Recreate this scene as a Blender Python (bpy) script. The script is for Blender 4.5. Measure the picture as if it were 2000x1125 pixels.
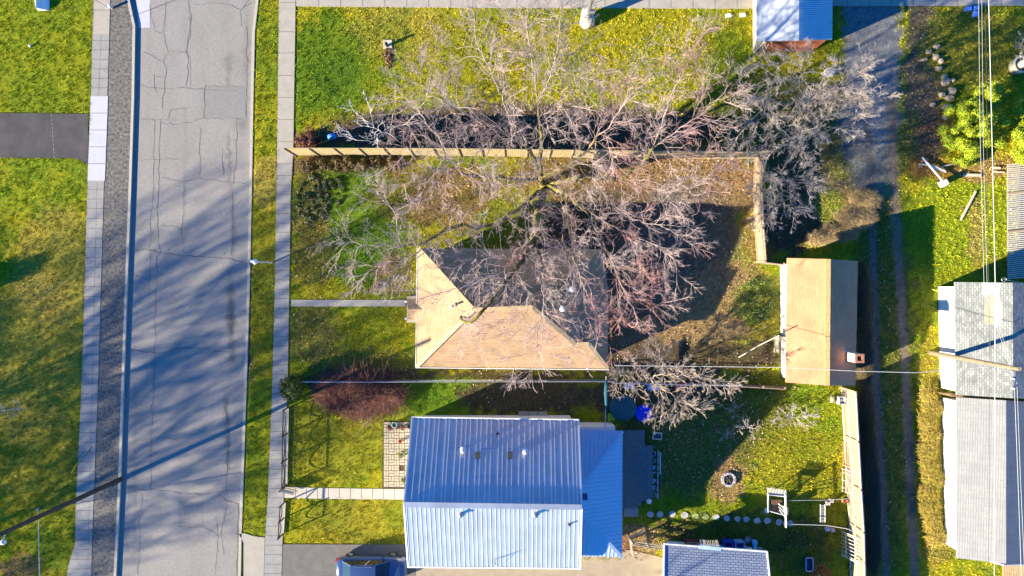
import bpy, math, random
import numpy as np
from mathutils import Vector, Matrix, noise as mn
R = math.radians
random.seed(7); RNG = np.random.default_rng(11)
for o in list(bpy.data.objects): bpy.data.objects.remove(o)
SC = bpy.context.scene
COL = SC.collection
# ---------------------------------------------------------------- camera, sky, sun, exposure
H = 49.4; S = 27.0                     # camera height (m), pixels (of 2000) per metre on the ground
cam = bpy.data.objects.new('camera', bpy.data.cameras.new('camera')); COL.objects.link(cam)
cam.location = (0, 0, H); cam.rotation_euler = (0, 0, 0)
cam.data.sensor_width = 36; cam.data.lens = 36 * H * S / 2000.0; cam.data.clip_end = 2000
SC.camera = cam
SUN_AZ, SUN_EL = 24.0, 19.2
w = bpy.data.worlds.new('World'); SC.world = w; w.use_nodes = True
nt = w.node_tree; bg = nt.nodes['Background']
sky = nt.nodes.new('ShaderNodeTexSky'); sky.sky_type = 'NISHITA'; sky.sun_disc = False
sky.sun_elevation = R(SUN_EL); sky.sun_rotation = R(246); sky.ozone_density = 2.5; sky.air_density = 1.3; sky.dust_density = 0.2
hs = nt.nodes.new('ShaderNodeHueSaturation'); hs.inputs['Saturation'].default_value = 1.25
tn = nt.nodes.new('ShaderNodeMix'); tn.data_type = 'RGBA'; tn.blend_type = 'MULTIPLY'; tn.inputs[0].default_value = 1; tn.inputs[7].default_value = (.13, .69, 1.36, 1)   # a deep clear winter blue
nt.links.new(sky.outputs[0], hs.inputs['Color']); nt.links.new(hs.outputs[0], tn.inputs[6]); nt.links.new(tn.outputs[2], bg.inputs['Color'])
bg.inputs['Strength'].default_value = 0.062
sl = bpy.data.lights.new('sun', 'SUN'); sl.energy = 5.0; sl.angle = R(0.6); sl.color = (1.0, 0.86, 0.62)
sun = bpy.data.objects.new('sun', sl); COL.objects.link(sun)
dv = Vector((math.cos(R(SUN_AZ))*math.cos(R(SUN_EL)), math.sin(R(SUN_AZ))*math.cos(R(SUN_EL)), -math.sin(R(SUN_EL))))
sun.rotation_euler = dv.to_track_quat('-Z', 'Y').to_euler(); sun.location = (-30, -15, 30)
SC.view_settings.view_transform = 'Standard'; SC.view_settings.look = 'None'
SC.view_settings.exposure = 1.98; SC.view_settings.gamma = 1.0
# ---------------------------------------------------------------- helpers
def P(px, py, z=0.0):                  # the place at height z that the photo shows at (px, py)
    k = (1 - z / H) / S
    return Vector(((px - 1000) * k, (562.5 - py) * k, z))
def G(px, py, z=0.0):                  # straight above the ground place shown at (px, py)
    return Vector(((px - 1000) / S, (562.5 - py) / S, z))
def mat(name, c, rough=0.8, c2=None, scale=3.0, bump=0.0, bscale=None, metal=0.0, kind='noise', attr=False, detail=6.0, spec=0.3,
        bw=0.3, bh=0.12, mortar=None, msize=0.012, amt=1.0, vary=0.0):
    m = bpy.data.materials.new(name); m.use_nodes = True; t = m.node_tree; N = t.nodes; L = t.links
    b = N['Principled BSDF']; b.inputs['Roughness'].default_value = rough; b.inputs['Metallic'].default_value = metal
    b.inputs['Specular IOR Level'].default_value = spec
    geo = N.new('ShaderNodeNewGeometry'); pos = geo.outputs['Position']
    ns = N.new('ShaderNodeTexNoise'); ns.inputs['Scale'].default_value = scale; ns.inputs['Detail'].default_value = detail
    ns.inputs['Roughness'].default_value = 0.65
    L.new(pos, ns.inputs['Vector'])
    mr = N.new('ShaderNodeMapRange'); mr.inputs[1].default_value = 0.32; mr.inputs[2].default_value = 0.68
    L.new(ns.outputs[0], mr.inputs[0])
    mx = N.new('ShaderNodeMix'); mx.data_type = 'RGBA'
    c2 = c2 or tuple(x * 0.75 for x in c)
    mx.inputs[6].default_value = (*c, 1); mx.inputs[7].default_value = (*c2, 1)
    L.new(mr.outputs[0], mx.inputs[0]); col = mx.outputs[2]
    if kind == 'brick':
        uv = N.new('ShaderNodeUVMap'); br = N.new('ShaderNodeTexBrick')
        br.inputs['Brick Width'].default_value = bw; br.inputs['Row Height'].default_value = bh; br.inputs['Scale'].default_value = 1.0
        br.inputs['Mortar Size'].default_value = msize; br.inputs['Mortar Smooth'].default_value = 0.2; br.offset = 0.5
        br.inputs['Bias'].default_value = vary
        L.new(uv.outputs[0], br.inputs['Vector']); L.new(col, br.inputs['Color1'])
        m2 = N.new('ShaderNodeMix'); m2.data_type = 'RGBA'; m2.blend_type = 'MULTIPLY'; m2.inputs[0].default_value = 1
        m2.inputs[7].default_value = (amt, amt, amt, 1); L.new(col, m2.inputs[6]); L.new(m2.outputs[2], br.inputs['Color2'])
        mc = mortar or tuple(x * 0.4 for x in c); br.inputs['Mortar'].default_value = (*mc, 1)
        col = br.outputs[0]
    if attr:
        at = N.new('ShaderNodeAttribute'); at.attribute_name = 'Col'
        m3 = N.new('ShaderNodeMix'); m3.data_type = 'RGBA'; m3.blend_type = 'MULTIPLY'; m3.inputs[0].default_value = 1
        L.new(at.outputs['Color'], m3.inputs[6]); L.new(col, m3.inputs[7]); col = m3.outputs[2]
    L.new(col, b.inputs['Base Color'])
    if bump:
        n2 = N.new('ShaderNodeTexNoise'); n2.inputs['Scale'].default_value = bscale or scale * 6; n2.inputs['Detail'].default_value = 8
        n2.inputs['Roughness'].default_value = 0.7; L.new(pos, n2.inputs['Vector'])
        bp = N.new('ShaderNodeBump'); bp.inputs['Strength'].default_value = 1.0; bp.inputs['Distance'].default_value = bump
        L.new(n2.outputs[0], bp.inputs['Height']); L.new(bp.outputs[0], b.inputs['Normal'])
    return m
ORG = {}
class MB:
    def __init__(s): s.v = []; s.f = []; s.m = []; s.mi = 0; s.smooth = False
    def add(s, vs, fs):
        n = len(s.v); s.v += [Vector(x) for x in vs]
        for f in fs: s.f.append(tuple(n + i for i in f)); s.m.append(s.mi)
        return s
    def box(s, c, d, rz=0.0, rx=0.0, ry=0.0):      # centre, full size
        M = Matrix.Rotation(rz, 3, 'Z') @ Matrix.Rotation(ry, 3, 'Y') @ Matrix.Rotation(rx, 3, 'X'); c = Vector(c)
        vs = [c + M @ Vector((x*d[0]/2, y*d[1]/2, z*d[2]/2)) for z in (-1, 1) for y in (-1, 1) for x in (-1, 1)]
        return s.add(vs, [(0,2,3,1),(4,5,7,6),(0,1,5,4),(2,6,7,3),(0,4,6,2),(1,3,7,5)])
    def beam(s, a, b, wd, ht):                       # box from a to b
        a = Vector(a); b = Vector(b); d = b - a; L = d.length
        if L < 1e-6: return s
        d.normalize(); up = Vector((0,0,1)) if abs(d.z) < 0.95 else Vector((1,0,0))
        sd = d.cross(up).normalized(); u2 = sd.cross(d)
        vs = [p + sd*x*wd/2 + u2*y*ht/2 for p in (a, b) for y in (-1, 1) for x in (-1, 1)]
        return s.add(vs, [(0,1,3,2),(4,6,7,5),(0,4,5,1),(2,3,7,6),(0,2,6,4),(1,5,7,3)])
    def tube(s, pts, r, k=8, cap=True):
        pts = [Vector(p) for p in pts]; n = len(pts); rs = r if isinstance(r, (list, tuple)) else [r]*n
        vs = []; 
        for i, p in enumerate(pts):
            d = (pts[min(i+1, n-1)] - pts[max(i-1, 0)]).normalized()
            up = Vector((0,0,1)) if abs(d.z) < 0.9 else Vector((1,0,0))
            a = d.cross(up).normalized(); b = a.cross(d)
            vs += [p + (a*math.cos(2*math.pi*j/k) + b*math.sin(2*math.pi*j/k))*rs[i] for j in range(k)]
        fs = [(i*k+j, i*k+(j+1) % k, (i+1)*k+(j+1) % k, (i+1)*k+j) for i in range(n-1) for j in range(k)]
        if cap: fs += [tuple(reversed(range(k))), tuple((n-1)*k+j for j in range(k))]
        return s.add(vs, fs)
    def lathe(s, c, prof, k=20, sx=1.0, sy=1.0):               # prof: (r, z)
        c = Vector(c); n = len(prof)
        vs = [c + Vector((r*sx*math.cos(2*math.pi*j/k), r*sy*math.sin(2*math.pi*j/k), z)) for r, z in prof for j in range(k)]
        fs = [(i*k+j, i*k+(j+1) % k, (i+1)*k+(j+1) % k, (i+1)*k+j) for i in range(n-1) for j in range(k)]
        fs += [tuple(reversed(range(k))), tuple((n-1)*k+j for j in range(k))]
        return s.add(vs, fs)
    def prism(s, pts, z0, z1):                        # outline of (x, y[, ...]); counter-clockwise or not
        pts = [(p[0], p[1]) for p in pts]
        ar = sum(pts[i][0]*pts[(i+1) % len(pts)][1] - pts[(i+1) % len(pts)][0]*pts[i][1] for i in range(len(pts)))
        if ar < 0: pts = pts[::-1]
        n = len(pts); vs = [Vector((x, y, z0)) for x, y in pts] + [Vector((x, y, z1)) for x, y in pts]
        return s.add(vs, [tuple(range(n, 2*n)), tuple(reversed(range(n)))] + [(i, (i+1) % n, n+(i+1) % n, n+i) for i in range(n)])
    def slab(s, V, F, th):                            # roof faces F over points V, given a thickness downwards
        n = len(V); vs = [Vector(p) for p in V] + [Vector(p) - Vector((0,0,th)) for p in V]
        e = {}
        fs = []
        for f in F:
            a = [Vector(V[i]) for i in f]; nz = sum(((a[i]-a[0]).cross(a[(i+1) % len(a)]-a[0])).z for i in range(1, len(a)-1))
            if nz < 0: f = f[::-1]
            fs.append(tuple(f)); fs.append(tuple(n+i for i in reversed(f)))
            for i in range(len(f)): e[(f[i], f[(i+1) % len(f)])] = 1
        for (a, b) in e:
            if (b, a) not in e: fs.append((a, n+a, n+b, b))
        return s.add(vs, fs)
    def build(s, name, mats, parent=None, origin=None, bevel=0.0):
        if origin is None: origin = Vector(ORG.get(parent.name, (0,0,0))) if parent is not None else Vector((0,0,0))
        origin = Vector(origin)
        me = bpy.data.meshes.new(name); me.from_pydata([tuple(p - origin) for p in s.v], [], s.f)
        if not isinstance(mats, (list, tuple)): mats = [mats]
        for m in mats: me.materials.append(m)
        uv = me.uv_layers.new(name='UVMap'); me.update()
        for p, mi in zip(me.polygons, s.m):
            p.material_index = mi; p.use_smooth = s.smooth; n = p.normal
            if abs(n.z) > 0.999: u = Vector((1,0,0)); v = Vector((0,1,0))
            else: u = Vector((0,0,1)).cross(n).normalized(); v = n.cross(u)
            for li in p.loop_indices:
                q = me.vertices[me.loops[li].vertex_index].co + origin; uv.data[li].uv = (q.dot(u), q.dot(v))
        o = bpy.data.objects.new(name, me); COL.objects.link(o); ORG[o.name] = tuple(origin)
        if parent is not None: o.parent = parent
        else: o.location = origin
        if bevel:
            b = o.modifiers.new('bevel', 'BEVEL'); b.width = bevel; b.segments = 1; b.limit_method = 'ANGLE'
        return o
def tag(o, label, cat, group=None, kind=None):
    o['label'] = label; o['category'] = cat
    if group: o['group'] = group
    if kind: o['kind'] = kind
    return o
def thing(name, loc, label, cat, group=None, kind=None):
    o = bpy.data.objects.new(name, None); COL.objects.link(o); o.location = loc; ORG[o.name] = tuple(loc); o.empty_display_size = 0.3
    return tag(o, label, cat, group, kind)
def struct(o, label=None, kind='structure'):
    o['kind'] = kind
    if label: o['label'] = label
    return o
def dup(o, loc, label, rz=None):
    c = o.copy(); COL.objects.link(c); c.location = loc; c['label'] = label
    if rz is not None: c.rotation_euler.z = rz
    for ch in list(o.children):
        d = ch.copy(); COL.objects.link(d); d.parent = c
        for g in list(ch.children):
            e = g.copy(); COL.objects.link(e); e.parent = d
    return c
def npmesh(name, V, F, mats, cols=None, parent=None, origin=(0,0,0), smooth=False, fm=None):   # F: array (n,k), all faces the same size
    V = np.asarray(V, dtype=np.float32) - np.asarray(origin, dtype=np.float32); F = np.asarray(F, dtype=np.int32); k = F.shape[1]
    me = bpy.data.meshes.new(name); me.vertices.add(len(V)); me.vertices.foreach_set('co', V.ravel())
    me.loops.add(F.size); me.loops.foreach_set('vertex_index', F.ravel())
    me.polygons.add(len(F)); me.polygons.foreach_set('loop_start', np.arange(0, F.size, k, dtype=np.int32))
    me.polygons.foreach_set('loop_total', np.full(len(F), k, dtype=np.int32))
    if smooth: me.polygons.foreach_set('use_smooth', np.ones(len(F), dtype=bool))
    for m in (mats if isinstance(mats, (list, tuple)) else [mats]): me.materials.append(m)
    me.update(); me.validate()
    if cols is not None:
        a = me.color_attributes.new('Col', 'FLOAT_COLOR', 'POINT'); c4 = np.ones((len(V), 4), dtype=np.float32); c4[:, :3] = cols
        a.data.foreach_set('color', c4.ravel())
    o = bpy.data.objects.new(name, me); COL.objects.link(o)
    if parent is not None: o.parent = parent
    else: o.location = origin
    return o
# value noise on arrays
_lat = RNG.random((256, 256))
def vnoise(x, y):
    xi = np.floor(x).astype(int); yi = np.floor(y).astype(int); fx = x - xi; fy = y - yi
    fx = fx*fx*(3-2*fx); fy = fy*fy*(3-2*fy)
    g = lambda a, b: _lat[a & 255, b & 255]
    return (g(xi, yi)*(1-fx) + g(xi+1, yi)*fx)*(1-fy) + (g(xi, yi+1)*(1-fx) + g(xi+1, yi+1)*fx)*fy
def fbm(x, y, o=4):
    s = 0; a = 0.5; t = 0
    for i in range(o): s = s + a*vnoise(x*2**i + 17.3*i, y*2**i + 5.1*i); t += a; a *= 0.55
    return s / t
def inpoly(x, y, poly):
    r = np.zeros(x.shape, bool); n = len(poly)
    for i in range(n):
        x0, y0 = poly[i]; x1, y1 = poly[(i+1) % n]
        if y0 == y1: continue
        c = ((y0 > y) != (y1 > y)) & (x < (x1-x0)*(y-y0)/(y1-y0) + x0); r ^= c
    return r
def lerp_line(pts, y):                    # x of a line given as (x, y) points, at y
    ys = [p[1] for p in pts]; xs = [p[0] for p in pts]
    return np.interp(y, ys, xs)
# ---------------------------------------------------------------- setting: ground
KW = [(250,-60),(253,0),(264,50),(262,190),(256,375),(249,560),(242,750),(236,937),(227,1125),(222,1240)]     # road side of west kerb
KE = [(505,-60),(500,0),(493,60),(490,190),(487,375),(483,560),(477,750),(472,900),(467,1040),(463,1240)]
SWL = [(184,-60),(183,0),(178,190),(171,375),(160,750),(148,1000),(147,1062),(134,1105),(126,1160),(122,1240)]
SWR = [(217,-60),(216,0),(210,190),(203,375),(192,750),(180,1062),(176,1240)]
SEL = [(546,-60),(545,0),(543,190),(541,320),(537,560),(532,750),(524,960),(518,1050),(513,1240)]
SER = [(578,-60),(577,30),(573,290),(568,375),(562,750),(556,900),(550,1125),(546,1240)]
GREEN=(.085,.16,.010); YEL=(.29,.27,.014); LUSH=(.095,.185,.013); DRY=(.36,.27,.07); LEAF=(.20,.125,.055); SOIL=(.075,.055,.04)
DIRT=(.14,.11,.08); DARK=(.045,.06,.018); TAN=(.30,.22,.12); ORNG=(.30,.13,.03)
# blobs: cx, cy, rx, ry, colour, strength, grass density 0..1, leaf density 0..1
BL = [
 (90,100,170,190,(.17,.22,.010),.6,1,0),(60,360,120,60,(.17,.24,.012),.5,1,0),(110,520,90,120,DRY,.45,1,.03),(60,700,110,170,DRY,.40,1,.04),
 (60,900,120,120,(.18,.17,.03),.5,1,.03),(30,1010,90,60,YEL,.4,1,0),(40,1110,55,25,LEAF,.8,.3,.6),(110,1060,60,60,GREEN,.4,1,0),
 (520,100,30,140,GREEN,.4,1,0),(520,360,30,55,DRY,.6,1,.1),(510,600,30,200,(.17,.16,.02),.5,1,.02),(484,690,8,60,SOIL,.9,.1,.4),(520,790,40,60,LUSH,.5,1,0),(510,960,40,90,(.15,.2,.012),.6,1,0),
 (640,130,90,110,GREEN,.75,1,0),(790,60,110,60,DRY,.35,1,.02),(820,180,120,60,(.16,.2,.012),.4,1,0),(1000,120,220,110,(.27,.235,.014),.5,1,0),(1300,120,150,110,(.27,.24,.014),.5,1,0),
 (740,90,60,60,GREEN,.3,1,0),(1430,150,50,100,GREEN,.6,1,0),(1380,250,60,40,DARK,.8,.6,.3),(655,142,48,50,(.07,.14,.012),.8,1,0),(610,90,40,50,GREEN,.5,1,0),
 (1050,250,420,50,SOIL,.97,.04,.6),(760,260,130,38,SOIL,.95,.05,.5),(600,275,30,24,(.16,.06,.035),.9,.1,.8),(657,270,40,24,SOIL,.8,.1,.2),
 (690,322,130,26,LEAF,.95,.15,.6),(610,322,40,24,(.17,.10,.05),.9,.1,.6),
 (690,430,120,130,LUSH,.85,1,.02),(605,400,38,90,(.12,.11,.03),.85,.8,.3),(610,500,40,90,(.2,.17,.03),.8,.8,.25),(640,570,90,25,YEL,.6,1,.1),(740,520,60,60,LUSH,.6,1,.1),
 (770,540,40,40,LEAF,.6,.4,.5),(800,380,80,60,(.17,.14,.03),.7,.6,.4),(900,390,110,70,LEAF,.8,.3,.6),(1010,360,60,60,(.25,.22,.02),.7,.7,.2),(990,430,70,40,(.15,.2,.012),.7,.9,.1),
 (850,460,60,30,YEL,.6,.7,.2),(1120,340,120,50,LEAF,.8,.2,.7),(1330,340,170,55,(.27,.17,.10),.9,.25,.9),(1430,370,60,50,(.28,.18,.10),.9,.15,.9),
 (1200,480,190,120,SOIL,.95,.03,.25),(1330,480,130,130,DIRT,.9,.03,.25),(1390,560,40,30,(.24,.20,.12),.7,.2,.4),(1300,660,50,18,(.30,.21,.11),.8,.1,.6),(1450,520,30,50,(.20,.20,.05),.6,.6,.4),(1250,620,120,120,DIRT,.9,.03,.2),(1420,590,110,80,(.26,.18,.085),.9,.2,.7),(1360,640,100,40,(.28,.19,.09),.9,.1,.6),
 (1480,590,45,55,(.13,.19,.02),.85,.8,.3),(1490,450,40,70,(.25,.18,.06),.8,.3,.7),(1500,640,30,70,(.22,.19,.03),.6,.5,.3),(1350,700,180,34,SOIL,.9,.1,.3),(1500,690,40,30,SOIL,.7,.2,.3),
 (610,650,60,60,(.17,.14,.04),.6,.9,.5),(740,640,80,50,(.22,.23,.014),.5,1,.15),(700,705,120,30,(.1,.11,.03),.5,.8,.3),(690,740,120,12,SOIL,.8,.2,.3),
 (900,735,300,12,SOIL,.8,.2,.3),(880,775,110,35,LUSH,.9,1,0),(1030,775,150,38,SOIL,.9,.15,.3),(800,800,60,25,(.12,.2,.012),.7,1,0),
 (650,860,110,90,(.24,.22,.02),.6,1,.03),(570,860,16,90,(.12,.15,.02),.6,1,.1),(700,1020,110,50,(.25,.22,.025),.6,1,.05),(775,1000,20,40,(.13,.18,.012),.6,1,0),
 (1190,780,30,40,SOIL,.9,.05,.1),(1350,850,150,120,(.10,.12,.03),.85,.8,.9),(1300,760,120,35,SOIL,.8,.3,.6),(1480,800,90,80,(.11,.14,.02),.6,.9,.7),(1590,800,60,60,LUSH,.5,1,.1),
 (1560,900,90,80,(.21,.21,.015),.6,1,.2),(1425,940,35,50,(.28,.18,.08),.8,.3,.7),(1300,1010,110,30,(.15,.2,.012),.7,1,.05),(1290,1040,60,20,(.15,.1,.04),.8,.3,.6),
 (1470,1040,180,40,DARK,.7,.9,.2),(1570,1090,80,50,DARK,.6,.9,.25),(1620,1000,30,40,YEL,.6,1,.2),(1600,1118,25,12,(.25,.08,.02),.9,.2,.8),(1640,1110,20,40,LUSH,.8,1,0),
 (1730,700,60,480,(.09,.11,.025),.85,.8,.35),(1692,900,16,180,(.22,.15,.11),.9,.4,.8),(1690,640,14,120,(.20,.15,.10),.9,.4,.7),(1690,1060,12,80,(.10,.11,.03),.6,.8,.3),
 (1818,930,26,200,(.27,.21,.03),.9,1,.1),(1815,700,22,60,(.26,.2,.03),.7,1,.1),(1810,620,16,50,(.22,.23,.015),.6,1,.1),(1840,1070,40,30,(.2,.17,.04),.7,1,.2),
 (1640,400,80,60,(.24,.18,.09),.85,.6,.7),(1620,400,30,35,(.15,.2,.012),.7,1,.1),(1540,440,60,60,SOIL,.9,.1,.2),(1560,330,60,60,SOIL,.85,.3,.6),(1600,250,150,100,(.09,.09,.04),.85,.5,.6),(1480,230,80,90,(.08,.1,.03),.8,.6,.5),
 (1725,330,25,70,(.16,.21,.012),.9,1,0),(1700,200,60,220,(.16,.16,.16),.9,.02,.1),(1740,160,30,40,(.13,.15,.02),.5,.8,.2),
 (1805,160,42,190,(.13,.10,.075),.95,.1,.5),(1775,270,30,60,(.11,.12,.03),.7,.7,.4),(1900,90,110,90,(.17,.17,.022),.9,1,0),(1830,255,40,50,(.17,.10,.06),.8,.2,.6),
 (1880,440,130,110,(.19,.24,.012),.85,1,.03),(1820,330,60,26,ORNG,.7,.3,.5),(1920,330,70,30,(.30,.19,.07),.8,.4,.5),(1905,450,20,70,(.28,.2,.07),.6,.5,.3),(1935,520,40,30,(.25,.22,.03),.5,.8,.1),
 (1700,0,60,40,(.17,.17,.17),.9,.0,.1),(560,975,12,40,(.1,.12,.02),.4,1,.1),(1245,1060,45,40,(.28,.2,.10),.85,.3,.5),(1225,1080,20,40,(.22,.10,.06),.8,.1,.8)]
HARD = []      # polygons (px) with no grass on them
def poly_between(a, b): return list(a) + list(reversed(b))
HARD += [poly_between([(x-6, y) for x, y in KW], [(x+6, y) for x, y in KE]), poly_between(SWL, SWR), poly_between(SEL, SER), [(205,-60),(264,-60),(258,300),(235,1240),(176,1240),(203,375)],
         [(0-300,220),(172,222),(172,322),(150,308),(-300,308)], [(577,-60),(2100,-60),(2100,12),(1630,12),(1470,17),(577,13)],
         [(553,1062),(800,1062),(800,1095),(1300,1095),(1300,1240),(546,1240)], [(568,585),(790,587),(790,599),(568,598)], [(555,952),(795,955),(795,976),(555,973)],
         [(748,823),(802,823),(800,955),(746,955)], [(1215,835),(1258,835),(1270,868),(1270,978),(1215,992)], [(466,1043),(520,1052),(515,1240),(460,1240)],
         [(815,500),(1180,500),(1180,715),(815,715)], [(820,790),(1210,820),(1210,1085),(820,1100)], [(1525,515),(1660,515),(1660,745),(1525,745)],
         [(1833,560),(2100,560),(2100,1060),(1845,1060)], [(1475,-60),(1610,-60),(1610,98),(1475,98)],[(1310,1065),(1500,1075),(1500,1240),(1300,1240)]]
def field(px, py):
    q = fbm(px/60, py/60, 5); wx = (fbm(px/14+9, py/14, 4)-.5)*44; wy = (fbm(px/14, py/14+33, 4)-.5)*44
    f1 = fbm(px/38+3, py/38+8, 4)[..., None]; t = np.clip((f1-.41)/.16, 0, 1)
    c = np.array(YEL)*t + np.array((.17,.21,.012))*(1-t)
    gr = np.ones(px.shape); lf = np.full(px.shape, .003)
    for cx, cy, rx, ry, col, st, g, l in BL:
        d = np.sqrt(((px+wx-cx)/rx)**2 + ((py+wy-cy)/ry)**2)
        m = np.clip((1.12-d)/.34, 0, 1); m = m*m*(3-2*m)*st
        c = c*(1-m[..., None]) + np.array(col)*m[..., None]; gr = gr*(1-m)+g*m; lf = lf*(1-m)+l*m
    lx = 1647+np.clip(py-100, 0, 400)*.20+wx*.8; rx_ = 1765-np.clip(py-150, 0, 400)*.10+wy*.8; m = np.clip((px-lx)/6, 0, 1)*np.clip((rx_-px)/14, 0, 1)*np.clip((325-py+wx*1.2)/70, 0, 1)
    c = c*(1-m[..., None])+np.array((.19,.195,.21))*m[..., None]; gr = gr*(1-m); lf = lf*(1-m*.8)
    for tr, hw in (([(1688,200),(1701,330),(1705,450),(1709,600),(1713,760),(1723,930),(1737,1240)], 6.5), ([(1742,200),(1744,330),(1750,420),(1765,650),(1773,800),(1781,1000),(1793,1240)], 8.5)):
        d = np.abs(px+wx*.18-lerp_line(tr, py)); m = np.clip((hw+3-d)/6, 0, 1)*(py > 180); c = c*(1-m[..., None])+np.array((.20,.155,.12) if hw > 7 else (.15,.13,.12))*m[..., None]; gr = gr*(1-m); lf = lf*(1-m*.7)
    hm = np.zeros(px.shape, bool)
    for p in HARD: hm |= inpoly(px, py, p)
    return c, gr, lf, hm
fx = np.concatenate([np.array([-600,-300,-150,-80,-55,-46]), np.arange(-42, 42.01, .15), np.array([46,55,80,150,300,600])])
fy = np.concatenate([np.array([-600,-300,-150,-80,-45,-34]), np.arange(-26, 26.01, .15), np.array([34,45,80,150,300,600])])
GX, GY = np.meshgrid(fx, fy); nx, ny = len(fx), len(fy)
gpx = GX*S + 1000; gpy = 562.5 - GY*S
gc, ggr, glf, ghm = field(gpx, gpy)
roadm = inpoly(gpx, gpy, poly_between([(x-3, y) for x, y in KW], [(x+3, y) for x, y in KE]))
roadm2 = inpoly(gpx, gpy, poly_between([(-20+x, -16000 if i == 0 else y) for i, (x, y) in enumerate(KW)], [(x+20, y) for x, y in KE]))
gz = -0.045*fbm(gpx/9, gpy/9, 3) * (~ghm) - 0.004 - 0.05*ghm
gz = np.where(roadm, -0.30, gz)
gz[(np.abs(GX) > 43) | (np.abs(GY) > 27)] = -0.4
fine = (.36 + .55*fbm(gpx/4, gpy/4, 3))[..., None]
gc[(np.abs(GX) > 42.1) | (np.abs(GY) > 26.1)] = (.19, .21, .02)
V = np.stack([GX, GY, gz], -1).reshape(-1, 3)
i0 = (np.arange(ny-1)[:, None]*nx + np.arange(nx-1)[None, :]).ravel()
F = np.stack([i0, i0+1, i0+nx+1, i0+nx], 1)
MG = mat('turf_soil', (1.8,1.8,1.6), .95, (.85,.86,.82), scale=9, bump=.05, bscale=14, attr=True, spec=.1)
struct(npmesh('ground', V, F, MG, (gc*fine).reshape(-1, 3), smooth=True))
# grass: short tufts as real blades
def scatter(n, x0, x1, y0, y1): return RNG.uniform(x0, x1, n), RNG.uniform(y0, y1, n)
NG = 1100000
sx, sy = scatter(NG, -30, 2030, -25, 1150)
c, g, l, hmk = field(sx, sy)
big = fbm(sx/5.5, sy/5.5, 3)
keep = (RNG.random(NG) < g*np.clip((big-.37)*3.8, .05, 1)) & ~hmk
sx, sy, c, big = sx[keep], sy[keep], c[keep], big[keep]; n = len(sx)
x = (sx-1000)/S; y = (562.5-sy)/S
th = RNG.uniform(0, 2*np.pi, n); hgt = RNG.uniform(.035, .11, n)*(.2+1.7*big); wd = RNG.uniform(.009, .024, n); ln = RNG.uniform(.02, .09, n); la = RNG.uniform(0, 2*np.pi, n)
b0 = np.stack([x-np.cos(th)*wd, y-np.sin(th)*wd, np.full(n, -.03)], 1); b1 = np.stack([x+np.cos(th)*wd, y+np.sin(th)*wd, np.full(n, -.03)], 1)
tp = np.stack([x+np.cos(la)*ln, y+np.sin(la)*ln, hgt], 1)
V = np.stack([b0, b1, tp], 1).reshape(-1, 3); F = np.arange(3*n).reshape(n, 3)
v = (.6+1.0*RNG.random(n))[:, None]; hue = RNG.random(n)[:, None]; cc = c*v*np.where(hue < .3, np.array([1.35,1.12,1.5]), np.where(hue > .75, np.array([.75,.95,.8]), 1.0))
MGR = mat('grass_blade', (1.9,1.85,1.5), .7, (1.6,1.57,1.3), scale=2, attr=True, spec=.15)
go = npmesh('grass', V, F, MGR, np.repeat(cc, 3, 0)); tag(go, 'short yellow green winter grass covering the lawns and verges', 'grass', kind='stuff')
# fallen leaves
NL = 150000
sx, sy = scatter(NL, -30, 2030, -25, 1150); c, g, l, hmk = field(sx, sy)
keep = (RNG.random(NL) < l) & ~hmk; sx, sy = sx[keep], sy[keep]; n = len(sx); x = (sx-1000)/S; y = (562.5-sy)/S
r = RNG.uniform(.03, .065, n); th = RNG.uniform(0, 2*np.pi, n); z = RNG.uniform(.0, .05, n)
tl = RNG.uniform(-.03, .03, (n, 4)); q = []
for k in range(4): q.append(np.stack([x+r*np.cos(th+k*np.pi/2)*(1 if k % 2 else .7), y+r*np.sin(th+k*np.pi/2), z+.01+tl[:, k]+.02], 1))
pal = np.array([(.26,.16,.08),(.18,.10,.055),(.38,.29,.18),(.12,.075,.05),(.5,.43,.34),(.28,.13,.08)]); pc = pal[RNG.choice(6, n, p=[.25,.2,.2,.18,.05,.12])]*RNG.uniform(.35,.75,n)[:,None]
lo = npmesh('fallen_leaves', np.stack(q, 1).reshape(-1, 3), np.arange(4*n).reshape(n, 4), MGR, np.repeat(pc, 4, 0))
tag(lo, 'dry brown fallen leaves scattered over beds, dirt and lawn', 'leaves', kind='stuff')
# ---------------------------------------------------------------- road, kerbs, pavements
M_road = mat('old_road_surface', (1.05,1.05,1.05), .9, (.78,.78,.79), scale=7, bump=.012, bscale=45, detail=10, attr=True, spec=.2)
M_crack = mat('crack_line', (.15,.135,.12), .95, (.08,.07,.07), scale=5)
M_patch = mat('patch_asphalt', (.17,.165,.15), .95, (.24,.235,.22), scale=12, bump=.01, bscale=50)
M_conc = mat('concrete', (.36,.33,.27), .9, (.29,.27,.22), scale=1.5, bump=.004, bscale=50)
M_concw = mat('new_concrete', (.43,.43,.45), .85, (.39,.39,.42), scale=1.0, bump=.003, bscale=60)
M_concg = mat('grey_concrete', (.29,.28,.255), .9, (.22,.215,.20), scale=1.8, bump=.006, bscale=40)
M_kerb = mat('kerb_concrete', (.42,.39,.33), .85, (.34,.31,.26), scale=4)
M_asph = mat('dark_asphalt', (.075,.070,.070), .85, (.040,.039,.043), scale=.6, bump=.006, bscale=70)
M_asph2 = mat('worn_asphalt', (.16,.15,.135), .95, (.115,.11,.10), scale=1.6, bump=.012, bscale=30)
M_gravel = mat('dark_gravel', (.22,.205,.18), .95, (.045,.042,.038), scale=5, bump=.05, bscale=18, detail=8)
rows = np.arange(-60, 1241, 4.0); us = np.linspace(0, 1, 62)
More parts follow.
